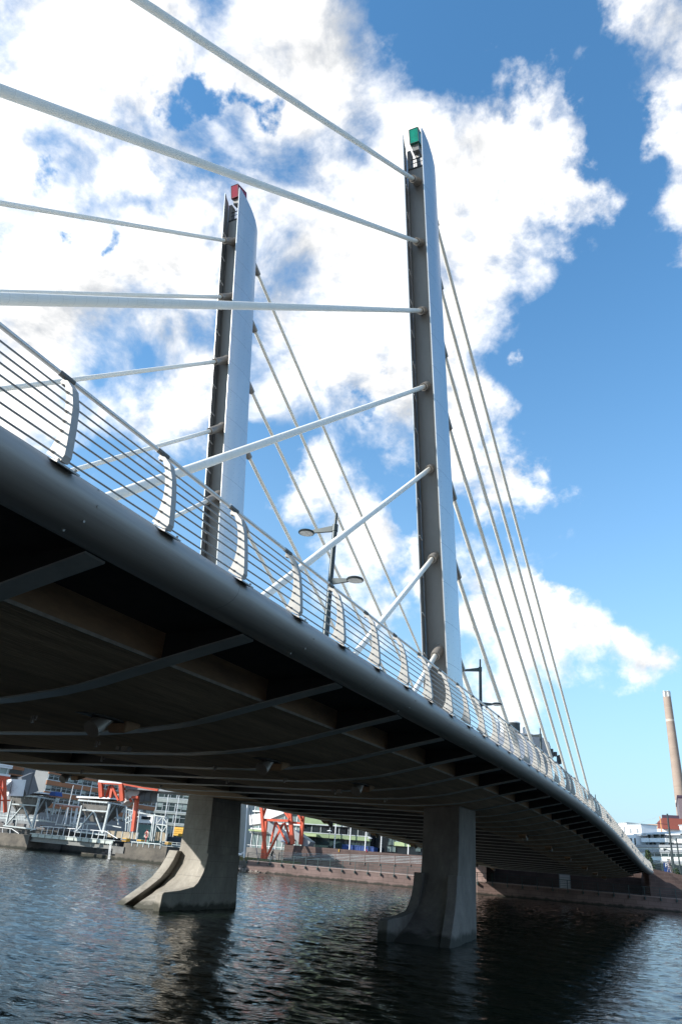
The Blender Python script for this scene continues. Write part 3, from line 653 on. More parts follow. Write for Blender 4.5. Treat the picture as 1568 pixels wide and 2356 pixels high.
# real wind chop: a grid raised by a few dozen wave trains, flattening out beyond the harbour basin
rg = np.random.default_rng(11)
yy_ = [-8.0]
while yy_[-1] < 150: yy_.append(yy_[-1] + max(0.07, min(0.36, 0.0042*max(yy_[-1],0)+0.035)))
yy_ = np.array(yy_); xx_ = np.concatenate([np.arange(-150,-60,0.34), np.arange(-60,20,0.16), np.arange(20,62,0.34)]); X_, Y_ = np.meshgrid(xx_, yy_); Zw = np.zeros_like(X_)
for i in range(80):
    lam = 0.30*(3.0/0.30)**(rg.random()**1.15); kk = 2*math.pi/lam; th_ = 1.10 + rg.normal(0, 0.55); amp = 0.0042*lam**0.9*(0.5+rg.random())
    if lam > 1.1: amp *= 0.6
    p_ = kk*(math.cos(th_)*X_ + math.sin(th_)*Y_) + rg.random()*6.28
    env_ = 0.65 + 0.5*np.sin(0.045*X_*rg.normal(0,1)+0.06*Y_*rg.normal(0,1)+rg.random()*6.28)
    sn = np.sin(p_); Zw += amp*env_*(sn + 0.22*np.cos(2*p_))
fx = np.clip((X_+150)/12,0,1)*np.clip((62-X_)/8,0,1)*np.clip((Y_+8)/4,0,1)*np.clip((150-Y_)/10,0,1); Zw *= fx
nv = X_.size; nx_ = len(xx_); ny_ = len(yy_); me = bpy.data.meshes.new('water')
co_ = np.stack([X_, Y_, Zw], -1).reshape(-1,3); idx = np.arange(nv).reshape(ny_, nx_)
qd_ = np.stack([idx[:-1,:-1], idx[:-1,1:], idx[1:,1:], idx[1:,:-1]], -1).reshape(-1,4)
xe0, xe1, ye0, ye1 = -150, float(xx_[-1]), -8, float(yy_[-1]); ex = np.array([(-2500,-400,0),(2500,-400,0),(2500,3000,0),(-2500,3000,0)], float)
c00, c10, c11, c01 = idx[0,0], idx[0,-1], idx[-1,-1], idx[-1,0]
qd_ = np.vstack([qd_, [[nv, nv+1, c10, c00],[nv+1, nv+2, c11, c10],[nv+2, nv+3, c01, c11],[nv+3, nv, c00, c01]]])
co_ = np.vstack([co_, ex]); nf = len(qd_)
me.vertices.add(len(co_)); me.vertices.foreach_set('co', co_.ravel()); me.loops.add(nf*4); me.loops.foreach_set('vertex_index', qd_.ravel().astype(np.int32))
me.polygons.add(nf); me.polygons.foreach_set('loop_start', np.arange(nf, dtype=np.int32)*4); me.polygons.foreach_set('loop_total', np.full(nf, 4, np.int32)); me.polygons.foreach_set('use_smooth', np.ones(nf, bool))
me.update(calc_edges=True); me.validate(); me.materials.append(wm)
wo = bpy.data.objects.new('water', me); S.collection.objects.link(wo); tag(wo, kind='structure')

# near bank the photographer stands on, with the near abutment
nb = MB(); nl = [(-400,-16),(-30,-16),(-30,-9),(-7,-9),(-5.4,-1.1),(14,-0.9),(60,-6),(400,-40),(400,-390),(-400,-390)]
nb.loft([[Vector((x,y,-2)) for x,y in nl], [Vector((x,y,1.3)) for x,y in nl]]); tag(nb.build('ground', pave_m), kind='structure')
T = thing('unseen_light_blocker', 'added unseen dark block behind the camera, shading the piers', 'building', (45, -32, 1.3))  # unseen block added behind the camera to cut sky light on the piers
m_ = MB(); m_.box(13, 110, -46, -20, 1.3, 21); m_.build('wall', mat('blocker_brick', (0.11,0.06,0.045), 0.9), T)
for i in range(12):
    for j in range(4): MB().box(17+i*7.5, 20.4+i*7.5, -20.02, -19.9, 4+j*4.2, 6.6+j*4.2).build('window', glass_d, T)
m_ = MB(); m_.box(12.6, 110.4, -46.4, -19.6, 21, 21.5); m_.build('roof', slab_m, T)
m_ = MB(); m_.box(-29.8,-6.2,-14.0,-10,1.31,5.2); m_.build('near_abutment', wall_m, BR)
# ---------------------------------------------------------------- background helper: vertical plane through two map points
def Z(x0, y0, w, zw=1568):
    s = w/zw; return lambda a, b: ((x0+a*s)/1.7385, (y0+b*s)/1.7385)
zA, zB, zC, zD, zE, zF, r4 = Z(0,3020,400), Z(350,3100,400), Z(940,3180,400), Z(1300,3230,420), Z(1950,2780,450), Z(2426,3200,300), Z(1700,3100,1026)
def gp(px, D):
    d = ray(px, hz(px)); d = Vector((d.x, d.y)).normalized(); return d*D
class Fr:
    def __init__(s, A, B):
        s.A = Vector((A[0],A[1],0)); s.u = (Vector((B[0],B[1],0))-s.A).normalized(); n = Vector((s.u.y,-s.u.x,0))
        if n.dot(s.A) < 0: n = -n
        s.n = n                                     # pointing away from the viewer
    def uz(s, q, d=0):
        dr = ray(*q); o = s.A + s.n*d; tt = (o-CAM).dot(s.n)/dr.dot(s.n); p = CAM+dr*tt
        return (p-s.A).dot(s.u), p.z
    def p(s, q, d=0): u, z = s.uz(q, d); return s.P(u, z, d)
    def P(s, u, z, d=0): v = s.A + s.u*u + s.n*d; return Vector((v.x, v.y, z))
    def box(s, mb, u0, u1, z0, z1, d0, d1):
        mb.hexa([s.P(u0,z0,d0), s.P(u1,z0,d0), s.P(u1,z0,d1), s.P(u0,z0,d1), s.P(u0,z1,d0), s.P(u1,z1,d0), s.P(u1,z1,d1), s.P(u0,z1,d1)]); return mb

# ---------------------------------------------------------------- far quay (middle and right)
QA, QM, QB = (-62.0, 101.5), (-27.0, 103.4), (2.5, 113.4)
FM = Fr(QA, QM); FQ = Fr(QM, QB)
ZQ = 1.55
m_ = MB()
pl = [Vector((*p, 0)) for p in (QA, QM, QB, (60, 133), (60, 300), (-62, 300))]
m_.loft([[Vector((p.x, p.y, -2)) for p in pl], [Vector((p.x, p.y, ZQ)) for p in pl]])
q = m_.build('quay', quay_m); tag(q, 'pink granite quay wall along the far waterside', 'quay wall')
m_ = MB()
for A_, B_ in ((QA,QM),(QM,QB)):
    f = Fr(A_, B_); L = (Vector(B_)-Vector(A_)).length; f.box(m_, 0, L-0.02, ZQ-0.10, ZQ+0.03, -0.06, 0.5)
m_.build('coping', mat('granite_coping', (0.30,0.225,0.20), .85, 0, (.22,.165,.15), 1), q)
# ground behind everything
g = MB(); gl = [Vector((*p, 0)) for p in (QA, QM, QB, (60,133), (900,420), (900,2500), (-1500,2500), (-1500,300), (-135,120), (-118,112), (-70,110))]
g.loft([[Vector((p.x, p.y+ (1.2), -1.9)) for p in gl], [Vector((p.x, p.y+1.2, ZQ+0.004)) for p in gl]])
go = g.build('ground', pave_m); tag(go, kind='structure')
# quay balustrade
def quay_rail(f, u0, u1, zb, name_label, step=1.9, h=1.05, d=-0.02, mt=None, brackets=True):
    T = thing('quay_railing', name_label, 'railing', f.P((u0+u1)/2, zb, d))
    b_ = MB()
    for hh in (h, h*0.78, h*0.58, h*0.38, h*0.18): b_.beam(f.P(u0,zb+hh,d), f.P(u1,zb+hh,d), 0.05 if hh==h else 0.028)
    b_.build('rail_bar', mt, T)
    n_ = int((u1-u0)/step); 
    for i in range(n_+1):
        pp = MB(); u = u0+(u1-u0)*i/n_; f.box(pp, u-0.035, u+0.035, zb-0.35 if brackets else zb, zb+h, d-0.06, d+0.02)
        if brackets: f.box(pp, u-0.06, u+0.06, zb-0.42, zb-0.12, d-0.3, d+0.02)
        pp.build('rail_post', mt, T)
    return T
teal_m = mat('teal_rail_paint', (0.05,0.085,0.085), 0.5, 0.2)
uM = (Vector(QM)-Vector(QA)).length; uQ = (Vector(QB)-Vector(QM)).length
quay_rail(FM, 0.0, uM, ZQ, 'dark railing on bracketed posts along the quay between the two piers', mt=teal_m)
quay_rail(FQ, 0.0, uQ, ZQ, 'dark railing on bracketed posts along the quay under the bridge end', mt=teal_m)
# abutment under the deck end
FA = Fr((QM[0], QM[1]), (QB[0], QB[1]))
uc, _ = FA.uz(r4(372, 600), 2.6); uc2, _ = FA.uz(r4(1362, 600), 2.6)
ab = thing('bridge_abutment', 'brown granite abutment wall in shade under the far bridge end', 'abutment', FA.P((uc+uc2)/2, ZQ, 3))
m_ = MB(); FA.box(m_, uc, uc2, ZQ, 4.6, 6.5, 12)
m_.build('wall', wall_m, ab)
ul, _ = FA.uz(r4(316, 600), 2.6)
m_ = MB(); m_.hexa([FA.P(uc,ZQ,2.6), FA.P(uc-0.02,ZQ,12), FA.P(uc-4,ZQ,12), FA.P(ul,ZQ,5.2), FA.P(uc,6.1,2.6), FA.P(uc-0.02,6.1,12), FA.P(uc-4,6.1,12), FA.P(ul,5.9,5.2)])
m_.build('return_wall', quay_m, ab)
uz0, zz0 = FA.uz(r4(820,693), 6.4); uz1, zz1 = FA.uz(r4(884,622), 6.4)
m_ = MB(); FA.box(m_, uz0, uz1, ZQ, 3.4, 6.4, 6.5); dr_ = m_.build('door', white_m, ab)
m_ = MB()
for i in range(5): FA.box(m_, uz0+0.1, uz1-0.1, ZQ+0.25+i*0.35, ZQ+0.3+i*0.35, 6.37, 6.4)
for uu in (uz0, uz1-0.08): FA.box(m_, uu, uu+0.08, ZQ, 3.4, 6.34, 6.4)
m_.build('door_frame', steel_l, dr_)
# sunlit retaining wall right of the deck end, top sloping down
u0, zt0 = FA.uz(r4(1362, 568), 2.7); u1, zt1 = FA.uz(zF(1568,1568+20), 2.7)
m_ = MB(); m_.hexa([FA.P(uc2+0.02,ZQ,2.7), FA.P(u1+8,ZQ,2.7), FA.P(u1+8,ZQ,12), FA.P(uc2+0.02,ZQ,12), FA.P(uc2+0.02,zt0,2.7), FA.P(u1+8,zt0-(u1+8-uc2)*0.12,2.7), FA.P(u1+8,zt0-(u1+8-uc2)*0.12,12), FA.P(uc2+0.02,zt0,12)])
rw = m_.build('retaining_wall', wall_m); tag(rw, 'sunlit brown retaining wall sloping down right of the bridge end', 'wall')
slope_z = lambda u: zt0-(u-uc2)*0.12
T = thing('ramp_railing', 'green-grey railing on top of the sloping retaining wall', 'railing', FA.P(uc2+2, slope_z(uc2+2), 2.8))
b_ = MB(); pp = MB()
for hh in (1.1,0.85,0.6,0.35): b_.beam(FA.P(uc2+0.3,slope_z(uc2+.3)+hh,2.85), FA.P(u1+8,slope_z(u1+8)+hh,2.85), 0.05)
for i in range(9): uu = uc2+0.3+i*1.6; MB().beam(FA.P(uu,slope_z(uu),2.85), FA.P(uu,slope_z(uu)+1.12,2.85), 0.07).build('rail_post', teal_m, T)
b_.build('rail_bar', teal_m, T)

# upper terrace wall + ramp between the piers (left of the abutment)
uL, zL = FM.uz(zC(775, 775), 9); uR = uM+1.0
zTop = 4.2
m_ = MB(); FM.box(m_, uL, uR, ZQ, zTop, 9, 40)
tw = m_.build('terrace_wall', wall_m); tag(tw, 'brown granite terrace wall behind the quay walkway', 'wall')
m_ = MB(); FM.box(m_, -8, uL-0.05, ZQ, 3.4, 14, 40); tw2 = m_.build('terrace_wall', mat('grey_stone_wall', (.20,.19,.18), .9, 0, (.13,.125,.12), .8)); tag(tw2, 'grey stone wall with white handrail behind the moored boat mast', 'wall')
m_ = MB(); m_.beam(FM.P(-8,3.75,14.1), FM.P(uL,3.75,14.1), 0.07)
for i in range(7): uu = -7+i*3.2; m_.beam(FM.P(uu,3.4,14.1), FM.P(uu,3.75,14.1), 0.04)
hr = m_.build('handrail', white_m); tag(hr, 'white handrail on top of the grey stone wall', 'handrail')
# inclined ramp
m_ = MB(); m_.hexa([FM.P(uL+0.4,ZQ,6.5),FM.P(uR,ZQ,6.5),FM.P(uR,ZQ,8.98),FM.P(uL+0.4,ZQ,8.98),FM.P(uL+0.4,ZQ+0.35,6.5),FM.P(uR,3.35,6.5),FM.P(uR,3.35,8.98),FM.P(uL+0.4,ZQ+0.35,8.98)])
rm = m_.build('ramp', wall_m); tag(rm, 'stone faced ramp rising to the right in front of the terrace wall', 'ramp')
T = thing('ramp_railing', 'pale metal railing climbing with the stone ramp', 'railing', FM.P((uL+uR)/2, 2.5, 6.4))
rz = lambda u: ZQ+0.35+(3.35-ZQ-0.35)*(u-uL-0.4)/(uR-uL-0.4)
b_ = MB(); pp = MB()
for hh in (1.05,.85,.65,.45,.25): b_.beam(FM.P(uL+.4,rz(uL+.4)+hh,6.42), FM.P(uR-0.2,rz(uR-0.2)+hh,6.42), 0.045)
for i in range(15): uu = uL+0.5+(uR-uL-0.8)*i/14; MB().beam(FM.P(uu,rz(uu)-.25,6.4), FM.P(uu,rz(uu)+1.08,6.4), 0.1).build('rail_post', mat('brown_post',(.16,.12,.11),.6), T)
b_.build('rail_bar', steel_l, T)
# quay signs: small colored markers
for qd, mt, lb in ((zD(205,643), yell_m, 'small orange marker on the terrace wall left of the blue container'), (zD(617,645), mat('red_mark',(.4,.02,.03),.6), 'small dark red marker on the terrace wall below the blue container')):
    u, z = FM.uz(qd, 8.95); m_ = MB(); FM.box(m_, u-0.06, u+0.06, z-0.2, z+0.2, 8.9, 8.99); tag(m_.build('wall_marker', mt), lb, 'marker')

# ---------------------------------------------------------------- blue container, flagpoles, quay lamps
FT = Fr(FM.P(0,0,18)[:2], FM.P(30,0,18)[:2])
ua, za = FT.uz(zD(260,570)); ub, zb_ = FT.uz(zD(722,605))
T = thing('skip_container', 'long low blue steel container on the terrace behind the wall', 'container', FT.P((ua+ub)/2, zTop, 1))
m_ = MB(); FT.box(m_, ua, ub, zTop, zTop+0.8, 0, 2.2); m_.build('body', blue_m, T)
m_ = MB()
for i in range(13): uu = ua+(ub-ua)*i/12; FT.box(m_, uu-0.05, uu+0.05, zTop, zTop+0.75, -0.06, 0)
FT.box(m_, ua-0.02, ub+0.02, zTop+0.75, zTop+0.85, -0.08, 0); m_.build('rib', blue_m, T)
fl = [((173,280),(152,597)),((397,275),(380,575)),((624,322),(611,597)),((853,415),(844,647)),((1256,468),(1250,675)),((304,283),(298,422))]
names = ['flagpole left of the blue container, crossing the green-banded facade','flagpole at the left end of the blue container','flagpole over the middle of the blue container','flagpole right of the blue container before dark glass','rightmost thick white flagpole near the right pier','short white flagpole piece high between the first two poles']
for (a, b2), lb in zip(fl[:5], names):
    u, z = FT.uz(zD(*b2)); ut, zt = FT.uz(zD(*a)); m_ = MB(); m_.tube([FT.P(u,zTop,0.0)-FT.n*0.5, FT.P(u,zt+4.5,0)-FT.n*0.5], [0.11,0.07], 8)
    tag(m_.build('flagpole', white_m, smooth=True), lb, 'flagpole', 'white flagpoles on the terrace')
def quay_lamp(p, h, label, grp='globe-less park lamps on the quay'):
    L = thing('park_lamp', label, 'lamp', p, grp); x, y, z = p
    MB().tube([(x,y,z),(x,y,z+h)], [0.05,0.035], 8).build('pole', teal_m, L)
    m_ = MB(); m_.loft([[Vector((x+r*math.cos(q*math.pi/8), y+r*math.sin(q*math.pi/8), z+h+dz)) for q in range(16)] for r, dz in ((0.06,-.02),(0.12,-.12),(0.42,-.02),(0.40,0.03),(0.05,0.16))]); m_.build('lamp_head', white_m, L, smooth=True)
    return L
u, z = FM.uz(zC(718,1028), 3.5); ut, zt = FM.uz(zC(745,725), 3.5); quay_lamp(FM.P(u,ZQ,3.5), zt-ZQ, 'slim park lamp beside the cyclist on the quay')
u, z = FT.uz(zD(731,640)); ut, zt = FT.uz(zD(735,472)); quay_lamp(FT.P(u,zTop,-2.5), zt-zTop, 'white-topped park lamp at the right end of the blue container')
u, z = FT.uz(zD(152,597)); ut, zt = FT.uz(zD(157,362)); quay_lamp(FT.P(u-0.7,zTop,-1.5), zt-zTop, 'white-topped park lamp left of the blue container')

# ---------------------------------------------------------------- generic building facade
def facade(T, f, u0, u1, levels, z0, depth, wallm, winm, mull, bandm=None, mullm=None, nm=10, frame=None):
    """levels: list of (zbottom, ztop) window strips"""
    ztop = levels[-1][1]+1.2
    m_ = MB(); f.box(m_, u0, u1, z0, ztop, 0, depth); m_.build('wall', wallm, T)
    for i, (a, b2) in enumerate(levels):
        w_ = MB(); f.box(w_, u0+0.15, u1-0.15, a, b2, -0.05, 0.0); wn = w_.build('window', winm, T)
        k_ = MB(); n_ = max(2, int((u1-u0)/mull))
        for j in range(n_+1):
            uu = u0+0.15+(u1-u0-0.3)*j/n_; wd = 0.05 if j % 3 else 0.12; f.box(k_, uu-wd, uu+wd, a, b2, -0.14, -0.052)
        f.box(k_, u0+0.15, u1-0.15, a+(b2-a)*0.62, a+(b2-a)*0.62+0.07, -0.12, -0.051)
        k_.build('window_frame', mullm or white_m, wn)
        # random blinds
        bl = MB(); rnd = random.Random(i*31+int(u1*10))
        for j in range(n_):
            if rnd.random() < 0.4:
                ua_ = u0+0.15+(u1-u0-0.3)*j/n_; ub_ = u0+0.15+(u1-u0-0.3)*(j+1)/n_; hh = rnd.uniform(.25,.9)*(b2-a); f.box(bl, ua_+.13, ub_-.13, b2-hh, b2, -0.075, -0.053)
        if bl.v: f.box(bl, u0+.2, u1-.2, b2-.06, b2, -0.074, -0.0525); bl.build('blind', glass_p, wn)
        if bandm:
            nb = levels[i+1][0] if i+1 < len(levels) else b2+1.1
            s_ = MB(); f.box(s_, u0-0.1, u1+0.1, b2+0.12, nb-0.25, -0.28, 0.0); s_.build('spandrel', bandm, T)
            s_ = MB(); f.box(s_, u0-0.05, u1+0.05, nb-0.22, nb-0.02, -0.2, 0.0); s_.build('sill', mullm or white_m, T)
# big office block behind the left bank, terracotta bands
FO = Fr(gp(108.6, 186), gp(230, 198))
uo0, zo0 = FO.uz(zA(735,400)); uo1, _ = FO.uz(zB(1105,700)); 
T = thing('office_building', 'long office block with terracotta bands and strip windows behind the hoppers', 'building', FO.P(uo0+20, ZQ, 6))
zt_, = [FO.uz(zA(740,398))[1]]; zb2 = FO.uz(zA(738,452))[1]; z3 = FO.uz(zA(712,572))[1]
fh = zt_-z3                                              # storey height from two successive bands
lv = []
ztopband = zt_
for i in range(-3, 3):
    a = ztopband + i*fh
    lv.append((a+0.35, a+fh-(zt_-zb2)-0.25))
lv = [l for l in lv if l[0] > 3]
off_w = mat('office_panel', (.17,.18,.19), .5, .1, (.13,.14,.15), .3)
facade(T, FO, uo0, uo0+75, lv, ZQ, 14, off_w, glass_d, 1.55, band_o, steel_l)
# its projecting left part (steps toward the viewer)
FO2 = Fr(FO.P(uo0-40, 0, 7)[:2], FO.P(uo0, 0, 7)[:2])
T = thing('office_wing', 'recessed left wing of the office block with terracotta bands', 'building', FO2.P(20, ZQ, 6))
uw0 = FO2.uz(zA(540,700))[0]; 
facade(T, FO2, uw0-1, 39.6, [(a-0.1,b2-.1) for a,b2 in lv], ZQ, 12, off_w, glass_d, 2.2, band_o, steel_l)
# bright white and glass block at the far left, raised on orange steel
FW = Fr(gp(0, 150), gp(60, 152))
def cantilever(T, F, qtl, qtr, qbl, qbr, side_q, first=True):
    ul_, ztl = F.uz(qtl); ur_, _ = F.uz(qtr); _, zbl = F.uz(qbl)
    return ul_, ur_, ztl, zbl
T = thing('raised_glass_block', 'white banded glass block raised on orange steel at the left edge', 'building', FW.P(-4, ZQ, 5))
ur_, zb3 = FW.uz(zA(125,345)); _, zt3 = FW.uz(zA(165,80))
m_ = MB(); FW.box(m_, -16, ur_, zb3+0.1, zt3+6, 0, 9); m_.build('core', glass_p, T)
lev3 = [FW.uz(zA(140,yy))[1] for yy in (340,308,205,180,165,135)]
m_ = MB(); 
for a, b2 in ((lev3[0],lev3[1]),(lev3[2]-0.1,lev3[3]),(lev3[4]-.3,lev3[5])): FW.box(m_, -16, ur_+0.3, a, b2, -0.3, 9.2)
m_.build('spandrel', white_m, T)
m_ = MB()
for i in range(14): uu = -15+i*1.5; (FW.box(m_, uu, uu+0.08, lev3[1], zt3+5.5, -0.08, 0) if uu < ur_ else None)
m_.build('window_frame', white_m, T)
m_ = MB(); FW.box(m_, -16.2, ur_+0.35, lev3[0]-0.45, lev3[0]-0.02, -0.35, 9.3); m_.build('floor_beam', orange_m, T)
ur2 = FW.uz(zA(320,300), 3)[0]
m_ = MB(); FW.box(m_, ur_+0.02, ur2, lev3[0]+0.5, zt3+6, 2.5, 9); m_.build('return_block', glass_d, T)
m_ = MB(); 
for a, b2 in ((lev3[0]+.5,lev3[1]+.4),(lev3[3]-.2,lev3[5]+.1)): FW.box(m_, ur_+0.02, ur2+0.2, a, b2, 2.3, 9)
m_.build('return_band', band_o, T)
rib_metal = add_lines(mat('ribbed_metal', (.15,.16,.18), .5, .2, (.11,.12,.135), .4), [(0,.9,.12)], (.07,.075,.085))
m_ = MB(); FW.box(m_, ur2+0.25, FW.uz(zA(575,200),4.5)[0], FW.uz(zA(450,400),4.5)[1], zt3+4, 4.5, 10); m_.build('metal_core', rib_metal, T)

# orange trestles -----------------------------------------------------------
def trestle(F, segs, label, base_z=ZQ):
    """segs: list of (qa, qb, depth, width)"""
    pts = [F.p(q_, d) for s_ in segs for q_, d in ((s_[0], s_[2]), (s_[1], s_[2]))]
    c = sum(pts, Vector())/len(pts); T = thing('steel_trestle', label, 'steel frame', (c.x, c.y, base_z), 'orange steel trestles carrying the raised blocks')
    for (qa, qb, d, w_, nm) in [(s_ if len(s_) == 5 else (*s_, 'strut')) for s_ in segs]:
        MB().beam(F.p(qa, d), F.p(qb, d), w_*0.60).build(nm, orange_m, T)
    return T
FT3 = Fr(FM.P(0,0,5)[:2], FM.P(20,0,5)[:2])
T3 = trestle(FT3, [
    (zC(408,150), zC(480,1000), 0, 0.75, 'leg'), (zC(490,170), zC(440,330), 0.5, .5), (zC(490,380), zC(425,1000), 2.5, .75, 'leg'), (zC(635,420), zC(555,760), 1.5, .42), (zC(755,445), zC(500,960), 1.5, .48),
    (zC(455,388), zC(835,405), 0.4, .6, 'tie_beam'), (zC(890,432), zC(1030,445), 1.5, .55, 'tie_beam'), (zC(650,430), zC(815,770), 1.0, .45), (zC(775,430), zC(890,770), 3.0, .45),
    (zC(856,240), zC(902,772), 1.0, .95, 'leg'), (zC(780,265), zC(850,370), 0.8, .55), (zC(990,310), zC(1035,400), 4, .5), (zC(1065,300), zC(1025,778), 4.5, .85, 'leg')],
    'orange steel trestle standing on the quay beside the cyclist')
T = thing('stair_bridge', 'grey covered staircase zigzagging behind the orange trestle by the cyclist', 'staircase', FT3.p(zC(600,700), 6))
for a, b2, w_ in ((zC(270,400), zC(470,370), 1.6), (zC(470,345), zC(790,215), 1.7), (zC(520,470), zC(880,750), 1.4), (zC(940,600), zC(1190,790), 1.1)):
    MB().beam(FT3.p(a, 6), FT3.p(b2, 6), 2.2, w_).build('flight', white_m if w_ > 1.5 else grey_p, T)
FTL = Fr(gp(230, 118), gp(420, 112))
T2 = trestle(FTL, [
    (zB(175,122), zB(555,135), 0, .55, 'tie_beam'), (zB(555,135), zB(1110,235), 0, .6, 'tie_beam'), (zB(208,130), zB(222,352), 0, .95, 'leg'), (zB(530,140), zB(548,410), 0, .95, 'leg'),
    (zB(350,165), zB(290,355), 0.5, .5), (zB(395,190), zB(365,360), 2, .7), (zB(385,170), zB(490,400), .5, .5), (zB(555,230), zB(640,190), 2, .5),
    (zB(780,350), zB(715,885), 1.5, .85, 'leg'), (zB(665,370), zB(690,420), 2, .5), (zB(700,350), zB(800,350), 1, .6, 'tie_beam')],
    'orange steel trestle behind the right hopper on the left bank')
m_ = MB(); u0_, z0_ = FTL.uz(zB(178,115)); u1_, z1_ = FTL.uz(zB(560,120))
FTL.box(m_, u0_, u1_, z0_, z0_+2.6, -0.2, 7); ob = m_.build('raised_floor', white_m, T2)
m_ = MB(); FTL.box(m_, u1_+0.02, u1_+11, z0_-0.6, z0_+2.6, 1, 7); m_.build('raised_floor', grey_p, T2)
T = thing('stair_bridge', 'pale covered staircase under the orange trestle behind the right hopper', 'staircase', FTL.p(zB(700,350), 5))
for a, b2, w_, mt in ((zB(560,400), zB(680,310), 1.8, white_m), (zB(680,310), zB(870,312), 2.0, white_m), (zB(875,240), zB(1050,225), 3.6, rib_metal), (zB(780,420), zB(1000,240), .7, rib_metal)):
    MB().beam(FTL.p(a, 4), FTL.p(b2, 4), 2.4, w_).build('flight', mt, T)
FT1 = Fr(gp(0, 135), gp(60, 136))
T1 = trestle(FT1, [(zA(70,370), zA(88,900), 0, .85, 'leg'), (zA(0,500), zA(75,690), 0, .45), (zA(88,440), zA(35,540), 1.5, .45), (zA(-40,380), zA(110,380), 0, .5, 'tie_beam'), (zA(-40,712), zA(170,712), 0, .4, 'tie_beam'), (zA(15,395), zA(-20,900), 2, .7, 'leg')],
    'orange steel trestle at the far left edge')
T = thing('stair_bridge', 'grey covered staircase beside the far left orange trestle', 'staircase', FT1.p(zA(250,500), 4))
for a, b2, w_, mt in ((zA(100,560), zA(215,460), 1.6, grey_p), (zA(130,510), zA(360,520), 2.6, white_m), (zA(350,500), zA(540,420), 3.2, rib_metal)):
    MB().beam(FT1.p(a, 3), FT1.p(b2, 3), 2.4, w_).build('flight', mt, T)

# glass buildings ----------------------------------------------------------
FG = Fr(gp(395, 150), gp(560, 146))
T = thing('glass_building', 'green-grey glass office block left of the left pier', 'building', FG.p(zB(1300,800)))
u0_, _ = FG.uz(zB(1105,300)); lv = []
for yt, yb3 in ((260,350),(440,560),(620,740),(800,960)):
    zt_ = FG.uz(zB(1250,yt))[1]; zb_3 = FG.uz(zB(1250,yb3))[1]; lv.append((zb_3, zt_))
lv = list(reversed(lv)); lv.append((lv[-1][1]+1.3, lv[-1][1]+3.2))
facade(T, FG, u0_, u0_+17, lv, ZQ, 12, mat('greenish_panel', (.30,.33,.31), .5, 0, (.2,.23,.22), .3), glass_g, 1.3, mat('pale_green_panel', (.36,.40,.38), .4), steel_l)
for qa, qb, lb in ((zB(1280,255), zB(1220,650), 'left tall white mast before the glass block'), (zB(1448,275), zB(1325,1060), 'right tall white mast before the glass block')):
    m_ = MB(); m_.tube([FG.p(qb,-8), FG.p(qa,-8)], [.09,.06], 8); tag(m_.build('mast', white_m, smooth=True), lb, 'mast', 'white masts before the glass block')
# middle distance block seen right of the left pier
FH = Fr(gp(540, 170), gp(660, 172))
T = thing('grey_office_building', 'grey banded office block behind the white boat mast', 'building', FH.p(zC(150,600)))
lv = []
for yt, yb3 in ((180,260),(310,420),(470,580),(640,750)):
    lv.append((FH.uz(zC(150,yb3))[1], FH.uz(zC(150,yt))[1]))
lv = list(reversed(lv)); u0_, _ = FH.uz(zC(-60,300)); u1_, _ = FH.uz(zC(300,300))
facade(T, FH, u0_, u1_, lv, ZQ, 10, grey_p, glass_d, 1.4, mat('mauve_grey_band', (.33,.30,.31), .6), steel_l)
# white-green glass pavilion and long green banded building
FK = Fr(gp(580, 140), gp(970, 128))
T = thing('green_banded_building', 'long low building with green bands and dark glass behind the terrace', 'building', FK.p(zD(400,500)))
ua1, _ = FK.uz(zC(280,500)); ub1, _ = FK.uz(zC(560,500)); uc1, _ = FK.uz(zD(680,450)); ud1, _ = FK.uz(zD(1550,500))
zl = [FK.uz(zD(200,yy))[1] for yy in (600,470,410,300,262,215)]
zl0 = [FK.uz(zC(1300,yy))[1] for yy in (800,650,590,500,460,380)]
m_ = MB(); FK.box(m_, ua1, uc1, ZQ, zl[5]+6, 0.3, 12); m_.build('wall', glass_d, T)
m_ = MB(); FK.box(m_, ua1+10, uc1, zl[1], zl[2], -0.5, .3); FK.box(m_, ua1+10, uc1, zl[4]-.1, zl[5]+.6, -0.5, .3); m_.build('green_band', band_g, T)
m_ = MB(); FK.box(m_, ua1+10, uc1-.1, zl[2]+.1, zl[4]-.3, 0.0, .3); w1 = m_.build('window', glass_d, T)
m_ = MB()
for i in range(24): uu = ua1+10+i*1.75; (FK.box(m_, uu, uu+.1, zl[2]+.1, zl[4]-.2, -.1, 0) if uu < uc1 else None)
FK.box(m_, ua1+10, uc1, zl[2]+.0, zl[2]+.12, -.55, 0); FK.box(m_, ua1+10, uc1, zl[4]-.25, zl[4]-.1, -.55, 0)
m_.build('window_frame', steel_l, w1)
m_ = MB(); FK.box(m_, ua1+10, uc1-.1, ZQ+1, zl[1]-.05, 0.05, .3); w2 = m_.build('shop_window', glass_g, T)
m_ = MB()
for i in range(15): uu = ua1+10+i*2.6; (FK.box(m_, uu, uu+.1, ZQ+1, zl[1]-.05, -.05, .05) if uu < uc1 else None)
m_.build('window_frame', teal_m, w2)
m_ = MB(); FK.box(m_, ua1, ua1+10, ZQ+1, zl[5]+5, 0.0, .3); w3 = m_.build('pavilion_glass', glass_p, T)
m_ = MB()
for i in range(9): FK.box(m_, ua1+i*1.25, ua1+i*1.25+.1, ZQ+1, zl[5]+5, -.12, 0)
zc = [FK.uz(zC(400,yy))[1] for yy in (590,565,535,430,260)]
for z_ in zc[:1]+zc[2:]: FK.box(m_, ua1-.2, ua1+10.2, z_-.1, z_+.12, -.5, 0)
m_.build('window_frame', white_m, w3)
